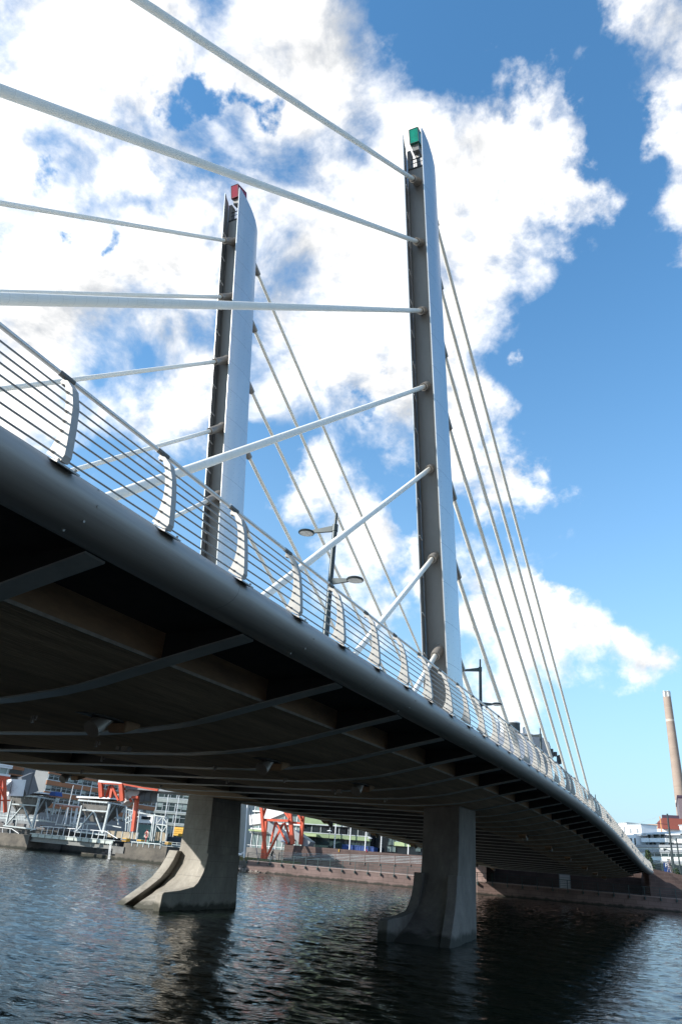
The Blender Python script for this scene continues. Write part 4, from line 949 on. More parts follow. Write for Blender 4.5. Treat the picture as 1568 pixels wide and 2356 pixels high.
m_ = MB(); FK.box(m_, ua1-.3, ua1+10.3, zc[0]+.15, zc[2]-.15, -.9, 0); m_.build('awning', mat('lime_band',(.38,.48,.25),.5), T)
um0, _ = FK.uz(zC(1060,600)); um1, _ = FK.uz(zC(1330,600))
m_ = MB(); FK.box(m_, um0, um1, FK.uz(zC(1200,650),-1)[1], FK.uz(zC(1200,612),-1)[1], -1.6, -.55); m_.build('awning', mat('lime_band',(.38,.48,.25),.5), T)
T = thing('dark_glass_building', 'dark glass building with a bright reflected facade right of the container', 'building', FK.p(zD(1000,500)))
m_ = MB(); FK.box(m_, uc1+.1, ud1+14, ZQ, zl[5]+5, 2, 14); m_.build('wall', glass_d, T)
for a, b2, c_, e_ in ((945,1030,400,560),(1040,1275,415,520),(925,1050,590,655),(1350,1420,610,655),(1330,1400,520,590)):
    ux, zx = FK.uz(zD(a,e_), 1.9); uy, zy = FK.uz(zD(b2,c_), 1.9); m_ = MB(); FK.box(m_, ux, uy, zx, zy, 1.85, 1.99); wn = m_.build('window', glass_p, T)
    k_ = MB()
    for j in range(5): FK.box(k_, ux+(uy-ux)*j/4-.04, ux+(uy-ux)*j/4+.04, zx, zy, 1.8, 1.85)
    FK.box(k_, ux-.04, uy+.04, zy-.02, zy+.06, 1.79, 1.86)
    k_.build('window_frame', teal_m, wn)
ux, zx = FK.uz(zD(1035,570), 1.9); uy, zy = FK.uz(zD(1275,530), 1.9); m_ = MB(); FK.box(m_, ux, uy, zx, zy, 1.6, 1.99); m_.build('green_band', mat('lime_band',(.38,.48,.25),.5), T)

# moored sail boat mast + boom stay left of the orange trestle
T = thing('sailing_boat_mast', 'white boat mast with dark blue stay behind the quay edge', 'boat mast', FM.p(zC(140,900), 1.2))
MB().tube([FM.p(zC(138,985),1.2), FM.p(zC(195,130),1.2)], [.11,.10], 8).build('mast', white_m, T, smooth=True)
MB().tube([FM.p(zC(358,1003),1.2), FM.p(zC(230,200),1.2)], .045, 6).build('forestay', mat('navy',(.02,.05,.12),.5), T)
MB().tube([FM.p(zC(50,930),1.2), FM.p(zC(95,935),1.2), FM.p(zC(140,890),1.2)], [.2,.17,.08], 8).build('furled_sail', white_m, T, smooth=True)

# cyclist ------------------------------------------------------------------
cb = FM.p(zC(572,1035), 1.6); cb.z = ZQ+0.03; U = FM.u; 
BK = thing('bicycle', 'light city bicycle ridden along the quay', 'bicycle', cb)
def P_(u, z, d=0): return cb + U*u + FM.n*d + Vector((0,0,z))
wr = 0.34
for uu in (-0.52, 0.52):
    m_ = MB(); m_.tube([P_(uu+wr*math.cos(a*math.pi/10), wr+wr*math.sin(a*math.pi/10)) for a in range(21)], .022, 6, cap=False)
    wh = m_.build('wheel', dark_m, BK)
    m_ = MB()
    for a in range(6): m_.beam(P_(uu-wr*math.cos(a*math.pi/6), wr-wr*math.sin(a*math.pi/6)), P_(uu+wr*math.cos(a*math.pi/6), wr+wr*math.sin(a*math.pi/6)), .006)
    m_.build('spokes', steel_l, wh)
m_ = MB()
for a, b2 in (((-.52,.34),(-.05,.34)),((-.05,.34),(-.18,.88)),((-.52,.34),(-.16,.80)),((-.05,.34),(-.0+.42,.78)),((-.17,.78),(.42,.85)),((.52,.34),(.40,.98)),((.40,1.0),(.30,1.06))): m_.beam(P_(*a), P_(*b2), .04)
m_.build('frame', white_m, BK)
m_ = MB(); m_.beam(P_(-.28,.93), P_(-.06,.93), .12, .05); m_.build('saddle', dark_m, BK)
def figure(name, joints, label, body_m, parts):
    """single continuous body grown from a skeleton; joints: dict name->(pos, radius), parts: edges"""
    me = bpy.data.meshes.new(name); ks = list(joints); c = joints[ks[0]][0]; low = min(j[0].z for j in joints.values()); o0 = Vector((c.x, c.y, low))
    me.from_pydata([joints[k_][0]-o0 for k_ in ks], [(ks.index(a), ks.index(b2)) for a, b2 in parts], [])
    o = bpy.data.objects.new(name, me); S.collection.objects.link(o); o.location = o0
    sm = o.modifiers.new('skin', 'SKIN')
    for i, k_ in enumerate(ks): r = joints[k_][1]; me.skin_vertices[0].data[i].radius = (r, r)
    me.skin_vertices[0].data[0].use_root = True
    sb = o.modifiers.new('sub', 'SUBSURF'); sb.levels = 1; sb.render_levels = 1
    me.materials.append(body_m); tag(o, label, 'person'); return o
J = {'pelvis': (P_(-.15,1.0), .15), 'waist': (P_(-.10,1.14), .135), 'chest': (P_(0.02,1.36), .155), 'neck': (P_(.08,1.53), .06), 'head': (P_(.11,1.62), .085), 'crown': (P_(.12,1.76), .075),
     'shl': (P_(.04,1.44,-.17), .06), 'ell': (P_(.20,1.22,-.22), .045), 'hdl': (P_(.38,1.08,-.22), .035), 'shr': (P_(.04,1.44,.17), .06), 'elr': (P_(.20,1.22,.22), .045), 'hdr': (P_(.38,1.08,.22), .035),
     'hpl': (P_(-.10,.94,-.09), .10), 'knl': (P_(.16,.78,-.11), .065), 'ftl': (P_(.0,.40,-.11), .045), 'tol': (P_(.14,.34,-.11), .04), 'hpr': (P_(-.10,.94,.09), .10), 'knr': (P_(.18,.60,.11), .065), 'ftr': (P_(-.02,.20,.11), .045), 'tor': (P_(.13,.17,.11), .04)}
ED = [('pelvis','waist'),('waist','chest'),('chest','neck'),('neck','head'),('head','crown'),('chest','shl'),('shl','ell'),('ell','hdl'),('chest','shr'),('shr','elr'),('elr','hdr'),('pelvis','hpl'),('hpl','knl'),('knl','ftl'),('ftl','tol'),('pelvis','hpr'),('hpr','knr'),('knr','ftr'),('ftr','tor')]
ps = figure('person', J, 'person in dark clothes and pale helmet cycling along the quay', cloth_d, ED)
def ball(c, r, sz=1.0):
    m_ = MB(); m_.loft([[Vector((c.x+r*math.cos(t)*math.cos(p_*math.pi/8), c.y+r*math.cos(t)*math.sin(p_*math.pi/8), c.z+r*sz*math.sin(t))) for p_ in range(16)] for t in [math.radians(a) for a in (-80,-55,-25,0,25,55,80)]]); return m_
ball(P_(.11,1.80), .135, .8).build('helmet', white_m, ps, smooth=True)
ball(P_(.13,1.66), .095, 1.15).build('face', skin_m, ps, smooth=True)
# two walkers on the ramp at the right edge
for i, (qq, mt, lb) in enumerate(((zF(1295,1480), cloth_p, 'person in pale clothes walking behind the railing at the right'), (zF(1335,1510), mat('tan_clothes',(.16,.13,.12),.9), 'person in darker clothes just right of the pale walker'))):
    b0 = FA.p(qq, 4.5+i*0.6); b0.z = max(slope_z(FA.uz(qq,4.5)[0]), ZQ)
    V = FA.u; Q_ = lambda u, z, d=0: b0 + V*u + FA.n*d + Vector((0,0,z))
    J = {'pelvis': (Q_(0,.95), .14), 'waist': (Q_(0,1.1), .13), 'chest': (Q_(.0,1.32), .15), 'neck': (Q_(.01,1.50), .055), 'head': (Q_(.02,1.58), .08), 'crown': (Q_(.02,1.70), .075),
         'shl': (Q_(0,1.42,-.19), .055), 'ell': (Q_(-.05,1.14,-.24), .042), 'hdl': (Q_(.06,.90,-.24), .035), 'shr': (Q_(0,1.42,.19), .055), 'elr': (Q_(.03,1.14,.24), .042), 'hdr': (Q_(.12,.92,.24), .035),
         'hpl': (Q_(0,.90,-.09), .09), 'knl': (Q_(.14,.50,-.1), .06), 'ftl': (Q_(.20,.08,-.1), .045), 'tol': (Q_(.32,.05,-.1), .035), 'hpr': (Q_(0,.90,.09), .09), 'knr': (Q_(-.05,.50,.1), .06), 'ftr': (Q_(-.24,.10,.1), .045), 'tor': (Q_(-.12,.05,.1), .035)}
    pw = figure('person', J, lb, mt, ED)
    ball(Q_(.02,1.66), .10, 1.2).build('head', skin_m, pw, smooth=True)
    ball(Q_(.0,1.72), .105, .8).build('hair', cloth_d, pw, smooth=True)

# ---------------------------------------------------------------- left bank: dock, hoppers, rails
FL_ = Fr((-108, 102.5), (-72.5, 95.9))
def fbox(F, qa, qb, d0, d1, z0=None, z1=None):
    u0, za_ = F.uz(qa, d0); u1, zb_ = F.uz(qb, d0); m_ = MB(); F.box(m_, min(u0,u1), max(u0,u1), z0 if z0 is not None else min(za_,zb_), z1 if z1 is not None else max(za_,zb_), d0, d1); return m_
ztk = FL_.uz(zA(250,1235))[1]
m_ = fbox(FL_, zA(-300,1230), zA(470,1260), 0, 7, -2, ztk); tag(m_.build('dock_pillar', dockc_m), 'weathered concrete dock pillar at the left edge of the water', 'dock pillar')
zt2 = FL_.uz(zB(900,1090))[1]
m_ = fbox(FL_, zB(575,1075), zB(1245,1150), 0, 7, -2, zt2); dp = m_.build('dock_pillar', dockc_m); tag(dp, 'dark concrete dock block with a recessed panel, left of the left pier', 'dock pillar')
ua_, za_ = FL_.uz(zB(700,1250)); ub_, zb_ = FL_.uz(zB(1235,1150)); m_ = MB(); FL_.box(m_, ua_, ub_+.1, 1.15, zt2-.15, -.12, 0); m_.box; 
m_ = MB(); FL_.box(m_, ua_-3.8, ub_+0.6, -1, .9, -.25, 0.0); m_.build('ledge', dockc_m, dp)
# dock bridge girder with panels
T = thing('dock_gangway', 'steel gangway with white handrail and pale green panels between the dock pillars', 'gangway', FL_.p(zA(900,1300)))
ug0, _ = FL_.uz(zA(470,1230)); ug1, _ = FL_.uz(zB(430,1045))
zg = FL_.uz(zA(900,1270))[1]
m_ = MB(); FL_.box(m_, ug0, ug1, zg-1.15, zg-.35, .5, 1.0); FL_.box(m_, ug0, ug1, zg-1.22, zg-1.12, .3, 1.2); m_.build('girder', steel_l, T).data.materials[0] = mat('girder_grey', (.17,.175,.17), .6, .1)
for i in range(11):
    uu = ug0+.6+(ug1-ug0-1)*i/11; m_ = MB(); FL_.box(m_, uu, uu+(ug1-ug0)/11*.86, zg-.48, zg+.02, .1, .2); m_.build('panel', mat('pale_green_paint', (.45,.50,.47), .6), T)
m_ = MB(); FL_.box(m_, ug0, ug1, zg+.02, zg+.12, .0, 3.5); m_.build('walkway', steel_l, T)
m_ = MB(); m_.beam(FL_.P(ug0-.2,zg+.5,.1), FL_.P(ug0+3.4,zg+1.35,.1), .09); m_.beam(FL_.P(ug0+3.4,zg+1.35,.1), FL_.P(ug1-3,zg+1.35,.1), .09); m_.beam(FL_.P(ug1-3,zg+1.35,.1), FL_.P(ug1+.4,zg+.4,.1), .09)
for i in range(12): uu = ug0+3.4+(ug1-ug0-6.4)*i/11; m_.beam(FL_.P(uu,zg,.1), FL_.P(uu,zg+1.35,.1), .08)
m_.build('handrail', white_m, T)
T = thing('dock_railing', 'white handrail on the left dock pillar', 'railing', FL_.p(zA(100,1150)))
m_ = MB(); zp_ = ztk; m_.beam(FL_.P(-30,zp_+1.2,.1), FL_.p(zA(185,1155),.1), .09); m_.beam(FL_.p(zA(185,1155),.1), FL_.p(zA(300,1230),.1), .09)
for xx in (45,165): m_.beam(FL_.p(zA(xx,1150),.1), FL_.p(zA(xx-5,1280),.1), .09)
m_.build('rail_bar', white_m, T)
# rear embankment: wall and riprap
m_ = MB(); FL_.box(m_, -40, 46, -2, 1.4, 8, 14); tag(m_.build('embankment', dockc_m), 'dark concrete bank behind the left dock', 'embankment')
m_ = MB(); FL_.box(m_, FL_.uz(zA(1190,1500))[0], FL_.uz(zB(590,1300))[0], -2, .42, 1.2, 8); tag(m_.build('concrete_ledge', dockc_m), 'low concrete ledge at water level under the gangway', 'ledge')
def rocks(F, u0, u1, d0, d1, z0, z1, n, label, seed):
    r_ = random.Random(seed); m_ = MB()
    for i in range(n):
        f = r_.random(); c = F.P(r_.uniform(u0,u1), z0+(z1-z0)*f, d0+(d1-d0)*f); s_ = r_.uniform(.16,.38)
        vs = [c+Vector((r_.uniform(-1,1),r_.uniform(-1,1),r_.uniform(-1,1))).normalized()*s_ for _ in range(8)]
        bm = bmesh.new(); [bm.verts.new(v) for v in vs]; bmesh.ops.convex_hull(bm, input=bm.verts); bm.verts.index_update()
        m_.add([v.co.copy() for v in bm.verts], [tuple(v.index for v in f_.verts) for f_ in bm.faces]); bm.free()
    o = m_.build('riprap', stone_m); tag(o, label, kind='stuff'); return o
rocks(FL_, FL_.uz(zA(1200,1500))[0], FL_.uz(zB(340,1200))[0], 5, 8, .35, 1.6, 420, 'pale riprap stones under the gangway', 1)
rocks(FM, -6, 5, -.2, 3, -.1, 1.7, 260, 'pale riprap stones beside the left pier foot', 2)
gr = MB(); FM.box(gr, -14, 6, 1.2, 1.9, 2.5, 10); tag(gr.build('grass', grass_m), 'strip of dry grass on the bank', kind='stuff')
# ladder and boxes
T = thing('dock_ladder', 'white rung ladder hanging from the gangway end down to the water', 'ladder', FL_.p(zB(335,1320)))
m_ = MB()
for i in range(16):
    f = i/15; m_.beam(FL_.p(zB(352-30*f,1060+265*f),-.1), FL_.p(zB(384-30*f,1062+265*f),-.1), .07)
m_.build('rung', white_m, T)
m_ = MB()
for a in (350,386): m_.beam(FL_.p(zB(a,1050),-.05), FL_.p(zB(a-30,1330),-.05), .04)
m_.build('side_rail', steel_l, T)
m_ = fbox(FL_, zB(385,1235), zB(575,1130), -.2, 3); tag(m_.build('fender_box', hop_m), 'dark steel fender box between ladder and dock block', 'fender')
for qa, qb, mt, lb, nm in ((zB(545,985), zB(605,1045), yell_m, 'small yellow winch on the dock edge', 'winch'), (zB(775,1010), zB(835,1042), yell_m, 'low yellow crate on the dock right of the winch', 'crate'), (zB(1215,1045), zB(1262,1090), yell_m, 'orange box hung on the dock railing', 'box')):
    m_ = fbox(FL_, qa, qb, .5, 1.3); o = m_.build(nm, mt, bevel=.04); tag(o, lb, nm)
    k_ = MB(); u_, z_ = FL_.uz(qa, .5); u2_, z2_ = FL_.uz(qb, .5); FL_.box(k_, u_+.1, u2_-.1, min(z_,z2_)+.15, max(z_,z2_)-.1, .44, .5); k_.build('front_panel', hop_m, o)
T = thing('dock_railing', 'grey railing along the dark dock block', 'railing', FL_.p(zB(900,1100)))
m_ = MB(); m_.beam(FL_.p(zB(690,1045),0), FL_.p(zB(1150,1085),0), .14)
for i in range(6): m_.beam(FL_.p(zB(703+i*89,1050+i*8),-.05), FL_.p(zB(695+i*89,1115+i*8),-.05), .1)
for a in range(5): m_.beam(FL_.p(zB(1180+a*75,1040+a*6),2), FL_.p(zB(1165+a*75,1150+a*6),2), .06)
for yy in (1040,1075,1110): m_.beam(FL_.p(zB(1175,yy),2), FL_.p(zB(1490,yy+30),2), .05)
m_.build('rail_bar', steel_l, T)
# corrugated dark barge hull behind
m_ = MB(); FL2 = Fr(FL_.P(0,0,10)[:2], FL_.P(30,0,10)[:2])
u0_, z0_ = FL2.uz(zA(0,1110)); u1_, z1_ = FL2.uz(zA(0,1010)); ue_, _ = FL2.uz(zB(320,880))
T = thing('dark_barge', 'long black ribbed hull lying behind the hoppers', 'barge', FL2.P(20, 1.2, 1))
FL2.box(m_, -40, ue_, 1.4, 3.55, 0, 5); m_.build('hull', dark_m, T)
m_ = MB()
for i in range(6): FL2.box(m_, -40, ue_, 1.6+i*.32, 1.68+i*.32, -.1, 0)
m_.build('rib', mat('barge_rib',(.05,.05,.055),.6), T)
# hoppers
def hopper(dx, dy, label):
    q = lambda a, b2: zA(a+dx, b2+dy)
    T = thing('dock_hopper', label, 'hopper', FL_.p(q(300,1130), 1.5), 'steel loading hoppers on the dock')
    B_ = lambda a, b2, w_, nm, d=0, d2=None, mt=steel_l: MB().beam(FL_.p(q(*a), d), FL_.p(q(*b2), d if d2 is None else d2), w_).build(nm, mt, T)
    # front frame
    B_((185,700),(95,1110),.30,'leg',1.0); B_((620,675),(508,1150),.36,'leg',1.0); B_((370,790),(100,1100),.22,'brace',1.0); B_((372,790),(500,1135),.22,'brace',1.0)
    B_((195,768),(575,795),.22,'cross_beam',1.0); B_((60,1105),(560,1165),.22,'cross_beam',.9)
    B_((700,690),(585,895),.2,'brace',2.5); B_((715,695),(755,1000),.2,'brace',3.5); B_((865,705),(820,940),.24,'leg',4.5); B_((560,1000),(800,1045),.16,'cross_beam',3.5)
    B_((130,615),(590,655),.24,'top_beam',.8); B_((590,655),(880,705),.24,'top_beam',.8, 4.5)
    B_((275,1000),(250,1125),.14,'post',1.2); B_((0,985),(410,990),.14,'cross_beam',1.2)
    # hopper body, an inverted truncated pyramid
    c = [FL_.p(q(140,605),1.2), FL_.p(q(600,650),1.2), FL_.p(q(880,690),5.2)]
    c.append(c[0]+(c[2]-c[1])); zt = sum(v.z for v in c)/4+.05
    top = [Vector((v.x,v.y,zt)) for v in c]
    ctr = sum(top, Vector())/4; bot = [ctr + (v-ctr)*.38 - Vector((0,0,3.3)) for v in top]; mid = [ctr+(v-ctr)*.82-Vector((0,0,1.55)) for v in top]
    m_ = MB(); m_.loft([bot, mid, top]); m_.build('bin', hop_m, T)
    m_ = MB()
    for a, b2 in ((0,1),(1,2)):
        for i in range(8):
            f = i/7; p = top[a].lerp(top[b2], f); p2 = mid[a].lerp(mid[b2], f); m_.beam(p, p2.lerp(p,.55), .10)
    m_.build('rib', steel_l, T)
    m_ = MB(); e = [ctr+(v-ctr)*1.14+Vector((0,0,.35)) for v in top]
    m_.loft([[v for v in e], [v+Vector((0,0,.16)) for v in e]]); m_.build('grating', mat('rusty_deck',(.17,.12,.08),.9,0,(.09,.065,.05),1), T)
    m_ = MB()
    for a, b2 in ((0,1),(1,2),(2,3),(3,0)): m_.beam(e[a]+Vector((0,0,.12)), e[b2]+Vector((0,0,.12)), .22, .26)
    m_.build('edge_beam', white_m, T)
    for v in (.35,.6): 
        m_ = MB(); m_.tube([bot[1].lerp(bot[3],.5)+Vector((0,0,.1)), bot[1].lerp(bot[3],.5)-Vector((0,0,1.0*v))], .3, 10)
    m_.build('chute', hop_m, T)
    return T
hopper(0, 0, 'left steel hopper on raking legs, at the left edge of the dock')
hopper(1105, 92, 'right steel hopper on raking legs, nearer the left pier')
# pipe run, scaffold and clutter
T = thing('pipe_rack', 'orange-striped pipe between the two hoppers on thin white struts', 'pipe rack', FL_.p(zA(1000,1100), 6))
MB().tube([FL_.p(zA(860,785),6), FL_.p(zA(1290,822),6)], .16, 8).build('pipe', mat('striped_pipe',(.62,.45,.38),.5,0,(.55,.12,.06),2), T, smooth=True)
m_ = MB()
for a, b2 in (((955,810),(875,1100)),((1060,825),(975,1085)),((1085,800),(1030,1085)),((1225,820),(1180,1060)),((1205,820),(1155,1060)),((1130,830),(1100,1110))): m_.beam(FL_.p(zA(*a),6), FL_.p(zA(*b2),6), .12)
for yy in (985,1050,1080): m_.beam(FL_.p(zA(1100,yy),6), FL_.p(zA(1290,yy+12),6), .08)
m_.build('strut', white_m, T)
T = thing('conveyor_walkway', 'grey railed conveyor walkway behind the hoppers', 'walkway', FL_.p(zA(600,1050), 7))
m_ = MB()
for yy in (880,940,990): m_.beam(FL_.p(zA(0,yy),7), FL_.p(zA(560,yy+40),7), .12)
for i in range(12): m_.beam(FL_.p(zA(20+i*48,878+i*4),7), FL_.p(zA(14+i*48,1010+i*4),7), .09)
m_.beam(FL_.p(zA(500,1015),6.5), FL_.p(zA(880,1055),6.5), .2); m_.beam(FL_.p(zA(880,1085),6.5), FL_.p(zA(1200,1115),6.5), .25)
for i in range(8): m_.beam(FL_.p(zA(560+i*42,960+i*3),6.5), FL_.p(zA(555+i*42,1040+i*3),6.5), .08)
m_.build('frame', steel_l, T)
r_ = random.Random(5); m_ = MB()
for i in range(26):
    a = r_.uniform(0,1100); p = FL_.p(zA(a, 1020+a*.07+r_.uniform(-12,10)), 8.2); m_.box(p.x-.4,p.x+.4,p.y-.3,p.y+.3,3.5,3.5+r_.uniform(.2,.9))
m_.build('cargo', mat('grey_clutter',(.22,.2,.19),.9,0,(.06,.06,.07),2), T)
T = thing('scaffold_frame', 'grey lattice scaffold frame standing on the dark dock block', 'scaffold', FL_.p(zB(950,1000), 2))
m_ = MB()
for a, b2 in (((740,560),(700,1000)),((815,590),(765,1010)),((1060,610),(1010,1040)),((1195,640),(1150,1060)),((1100,660),(1040,1050)),((1265,650),(1225,1030)),((630,540),(1050,640)),((790,590),(1270,665)),((1090,770),(1240,790)),
              ((620,500),(600,880)),((660,560),(640,890)),((690,560),(670,890)),((1105,745),(1175,665)),((1100,800),(1170,885)),((1245,745),(1190,665)),((1250,790),(1185,885)),((595,700),(730,590)),((600,760),(800,650)),((700,700),(830,560)),((1035,640),(985,1030))):
    m_.beam(FL_.p(zB(*a),2), FL_.p(zB(*b2),2), .15)
m_.build('frame', steel_l, T)
for qa, qb, lb in ((zB(320,870), zB(775,1010), 'mesh fence panel left of the scaffold frame'),(zB(1065,890), zB(1230,1040), 'beige mesh panel inside the scaffold frame')):
    m_ = fbox(FL_, qa, qb, 2.6, 2.66); o = m_.build('mesh_panel', mat('beige_mesh',(.33,.28,.2),.8,0,(.22,.18,.13),1.5)); tag(o, lb, 'fence panel')
    u_, z_ = FL_.uz(qa, 2.5); u2_, z2_ = FL_.uz(qb, 2.5); k_ = MB(); n_ = max(2, int(abs(u2_-u_)/1.6))
    for j in range(n_+1): uu = u_+(u2_-u_)*j/n_; FL_.box(k_, uu-.05, uu+.05, min(z_,z2_)-.3, max(z_,z2_)+.05, 2.5, 2.6)
    k_.build('post', steel_l, o)
T = thing('site_hut', 'pale two-storey site hut behind the scaffold frame', 'hut', FL_.p(zB(920,700), 7))
fbox(FL_, zB(815,630), zB(1010,760), 7, 10).build('upper_cabin', white_m, T); fbox(FL_, zB(800,770), zB(1010,960), 7.2, 10, 1.6).build('lower_cabin', mat('teal_panel',(.10,.2,.19),.5), T)
fbox(FL_, zB(850,645), zB(980,700), 6.9, 7).build('window', glass_d, T)
m_ = fbox(FL_, zB(1240,965), zB(1500,1090), 12, 14); o = m_.build('site_container', mat('slate_blue',(.06,.08,.11),.6)); tag(o, 'slate blue container beside the left pier', 'container')
m_ = MB(); u_, z_ = FL_.uz(zB(1365,825),14); u2_, z2_ = FL_.uz(zB(1510,965),14)
for i in range(4): FL_.box(m_, u_, u2_+1, z2_+(z_-z2_)*i/4, z2_+(z_-z2_)*i/4+.45, 14, 15)
tag(m_.build('timber_stack', yell_m), 'stack of orange shuttering boards above the slate container', 'timber stack')
# crane-like red buoys and people-sized life ring
T = thing('life_ring_stand', 'red and white life ring on a red stand on the dock', 'life ring', FL_.p(zB(915,1050), .8))
ctr = FL_.p(zB(930,935), .8); m_ = MB(); m_.tube([ctr+FL_.u*.42*math.cos(a*math.pi/10)+Vector((0,0,.42*math.sin(a*math.pi/10))) for a in range(21)], .1, 8, cap=False); m_.build('ring', mat('ring_red',(.5,.06,.04),.5,0,(.6,.55,.5),3), T, smooth=True)
MB().tube([FL_.p(zB(915,1050),.8), FL_.p(zB(940,860),.8)], .09, 8).build('stand', mat('stand_red',(.4,.04,.03),.5), T)
# masts with lamps on the left bank
for i, (a, b2, lb) in enumerate((((1155,475),(1085,790),'left bare white mast behind the hoppers'),((1298,485),(1262,640),'middle bare white mast behind the right hopper'),((1442,488),(1408,655),'right bare white mast behind the right hopper'))):
    m_ = MB(); m_.tube([FL_.p(zA(*b2),12)-Vector((0,0,6)), FL_.p(zA(*a),12)], [.09,.07], 8); tag(m_.build('mast', white_m, smooth=True), lb, 'mast', 'bare white masts behind the hoppers')
T = thing('flood_light_mast', 'tall mast with two white floodlight heads above the left hopper', 'light mast', FL_.p(zA(445,560), 9))
MB().tube([FL_.p(zA(435,600),9), FL_.p(zA(508,240),9)], [.1,.07], 8).build('pole', steel_l, T)
for a, b2 in (((480,190),(508,235)),((575,200),(515,238))): MB().beam(FL_.p(zA(*a),9), FL_.p(zA(*b2),9), .5, .3).build('lamp_head', white_m, T)
m_ = MB(); m_.tube([FL_.p(zB(665,880),10), FL_.p(zB(775,165),10)], [.1,.07], 8); tag(m_.build('mast', white_m, smooth=True), 'tall thin mast crossing the orange trestle near the glass block', 'mast')
T = thing('cabin_roof', 'small blue tarpaulin on the left hopper', 'tarpaulin', FL_.p(zA(820,620), 3))
m_ = MB(); a_ = [FL_.p(zA(760,635),3), FL_.p(zA(875,640),3)]; m_.hexa([a_[0], a_[1], a_[1]+FL_.n*1.5, a_[0]+FL_.n*1.5, a_[0].lerp(a_[1],.25)+Vector((0,0,.75)), a_[0].lerp(a_[1],.8)+Vector((0,0,.75)), a_[0].lerp(a_[1],.8)+FL_.n*1.5+Vector((0,0,.75)), a_[0].lerp(a_[1],.25)+FL_.n*1.5+Vector((0,0,.75))])
m_.build('tarpaulin', blue_m, T)

# ---------------------------------------------------------------- right: buildings, chimney, poles
# grey rounded building with dark tank behind the bridge
FE = Fr(gp(1150, 230), gp(1300, 236))
T = thing('rounded_building', 'light grey corrugated building with rounded top behind the far stays', 'building', FE.p(zE(800,1000)))
pr = [zE(480,530), zE(600,540), zE(720,565), zE(830,600), zE(920,650), zE(960,680), zE(975,760), zE(1000,900), zE(1010,1000)]
U0 = FE.uz(pr[0])[0]; top = [(FE.uz(q_)[0], FE.uz(q_)[1]) for q_ in pr]
U1 = top[-1][0]; ctrU = U0-4
m_ = MB(); sec = []
H = [z for u_, z in top]
# plan: a half-drum whose right end is rounded
plan = [(U0-6, 0), (U0+3,-.3), (U1-9, 0), (U1-5,1.0), (U1-2,3.2), (U1-.4,6.5), (U1,11), (U1,22), (U0-6,22)]
def htop(u_): return float(np.interp(u_, [t_[0] for t_ in top[:6]], H[:6]))
m_.loft([[FE.P(u_,ZQ,d_) for u_, d_ in plan], [FE.P(u_,htop(u_),d_) for u_, d_ in plan]])
m_.build('shell', add_lines(mat('corrugated_grey',(.36,.36,.37),.6,.2,(.30,.30,.31),.4), [(2,.45,.04)], (.22,.22,.23)), T)
for qa, qb in ((zE(858,745), zE(915,870)),(zE(925,790), zE(965,855))):
    m_ = fbox(FE, qa, qb, -.7, .4); wn = m_.build('window', glass_d, T)
m_ = fbox(FE, zE(1000,830), zE(1025,960), 2, 5); m_.build('window', glass_d, T)
T = thing('steel_tank', 'dark cylindrical tank with pale rim on the roof behind the railing', 'tank', FE.p(zE(370,700), 3))
ua_, zt_ = FE.uz(zE(268,372),3); ub_, _ = FE.uz(zE(472,372),3); r_ = (ub_-ua_)/2; c_ = FE.P((ua_+ub_)/2, ZQ, 3+r_)
MB().tube([c_, Vector((c_.x,c_.y,zt_))], r_, 28).build('shell', mat('dark_tank',(.035,.045,.05),.5,.2), T, smooth=True)
MB().tube([Vector((c_.x,c_.y,zt_+.02)), Vector((c_.x,c_.y,zt_+.35))], r_*1.03, 28).build('rim', white_m, T, smooth=True)
for qa, qb, mt, lb in ((zE(498,450), zE(578,530), white_m, 'white drum shaped roof unit between tank and rounded building'), (zE(85,370), zE(180,470), white_m, 'white drum left of the dark tank')):
    ua_, zt_ = FE.uz(qa,4); ub_, zb_ = FE.uz(qb,4); r_ = (ub_-ua_)/2; c_ = FE.P((ua_+ub_)/2, zb_-3, 4+r_)
    T = thing('roof_vent', lb, 'roof unit', c_); MB().tube([c_, Vector((c_.x,c_.y,zt_))], r_, 20).build('drum', mt, T, smooth=True); MB().tube([Vector((c_.x,c_.y,zt_+.02)), Vector((c_.x,c_.y,zt_+.2))], r_*.8, 20).build('cap', steel_l, T)
# low block with lilac panels seen through the railing
FE2 = Fr(gp(1140, 190), gp(1300, 196))
T = thing('low_building', 'low pale building with lilac-grey panels seen through the railing', 'building', FE2.p(zE(400,800)))
ua_, zt_ = FE2.uz(zE(0,520)); ub_, _ = FE2.uz(zE(640,900)); m_ = MB(); FE2.box(m_, ua_-8, ub_, ZQ, FE2.uz(zE(200,590))[1], 0, 10); m_.build('wall', mat('pale_lilac',(.55,.57,.62),.6,0,(.45,.47,.52),.2), T)
m_ = MB(); 
for i in range(9): FE2.box(m_, ua_-6+i*2.4, ua_-4.7+i*2.4, 9.0, 12.0, -.1, 0)
m_.build('window', glass_d, T)
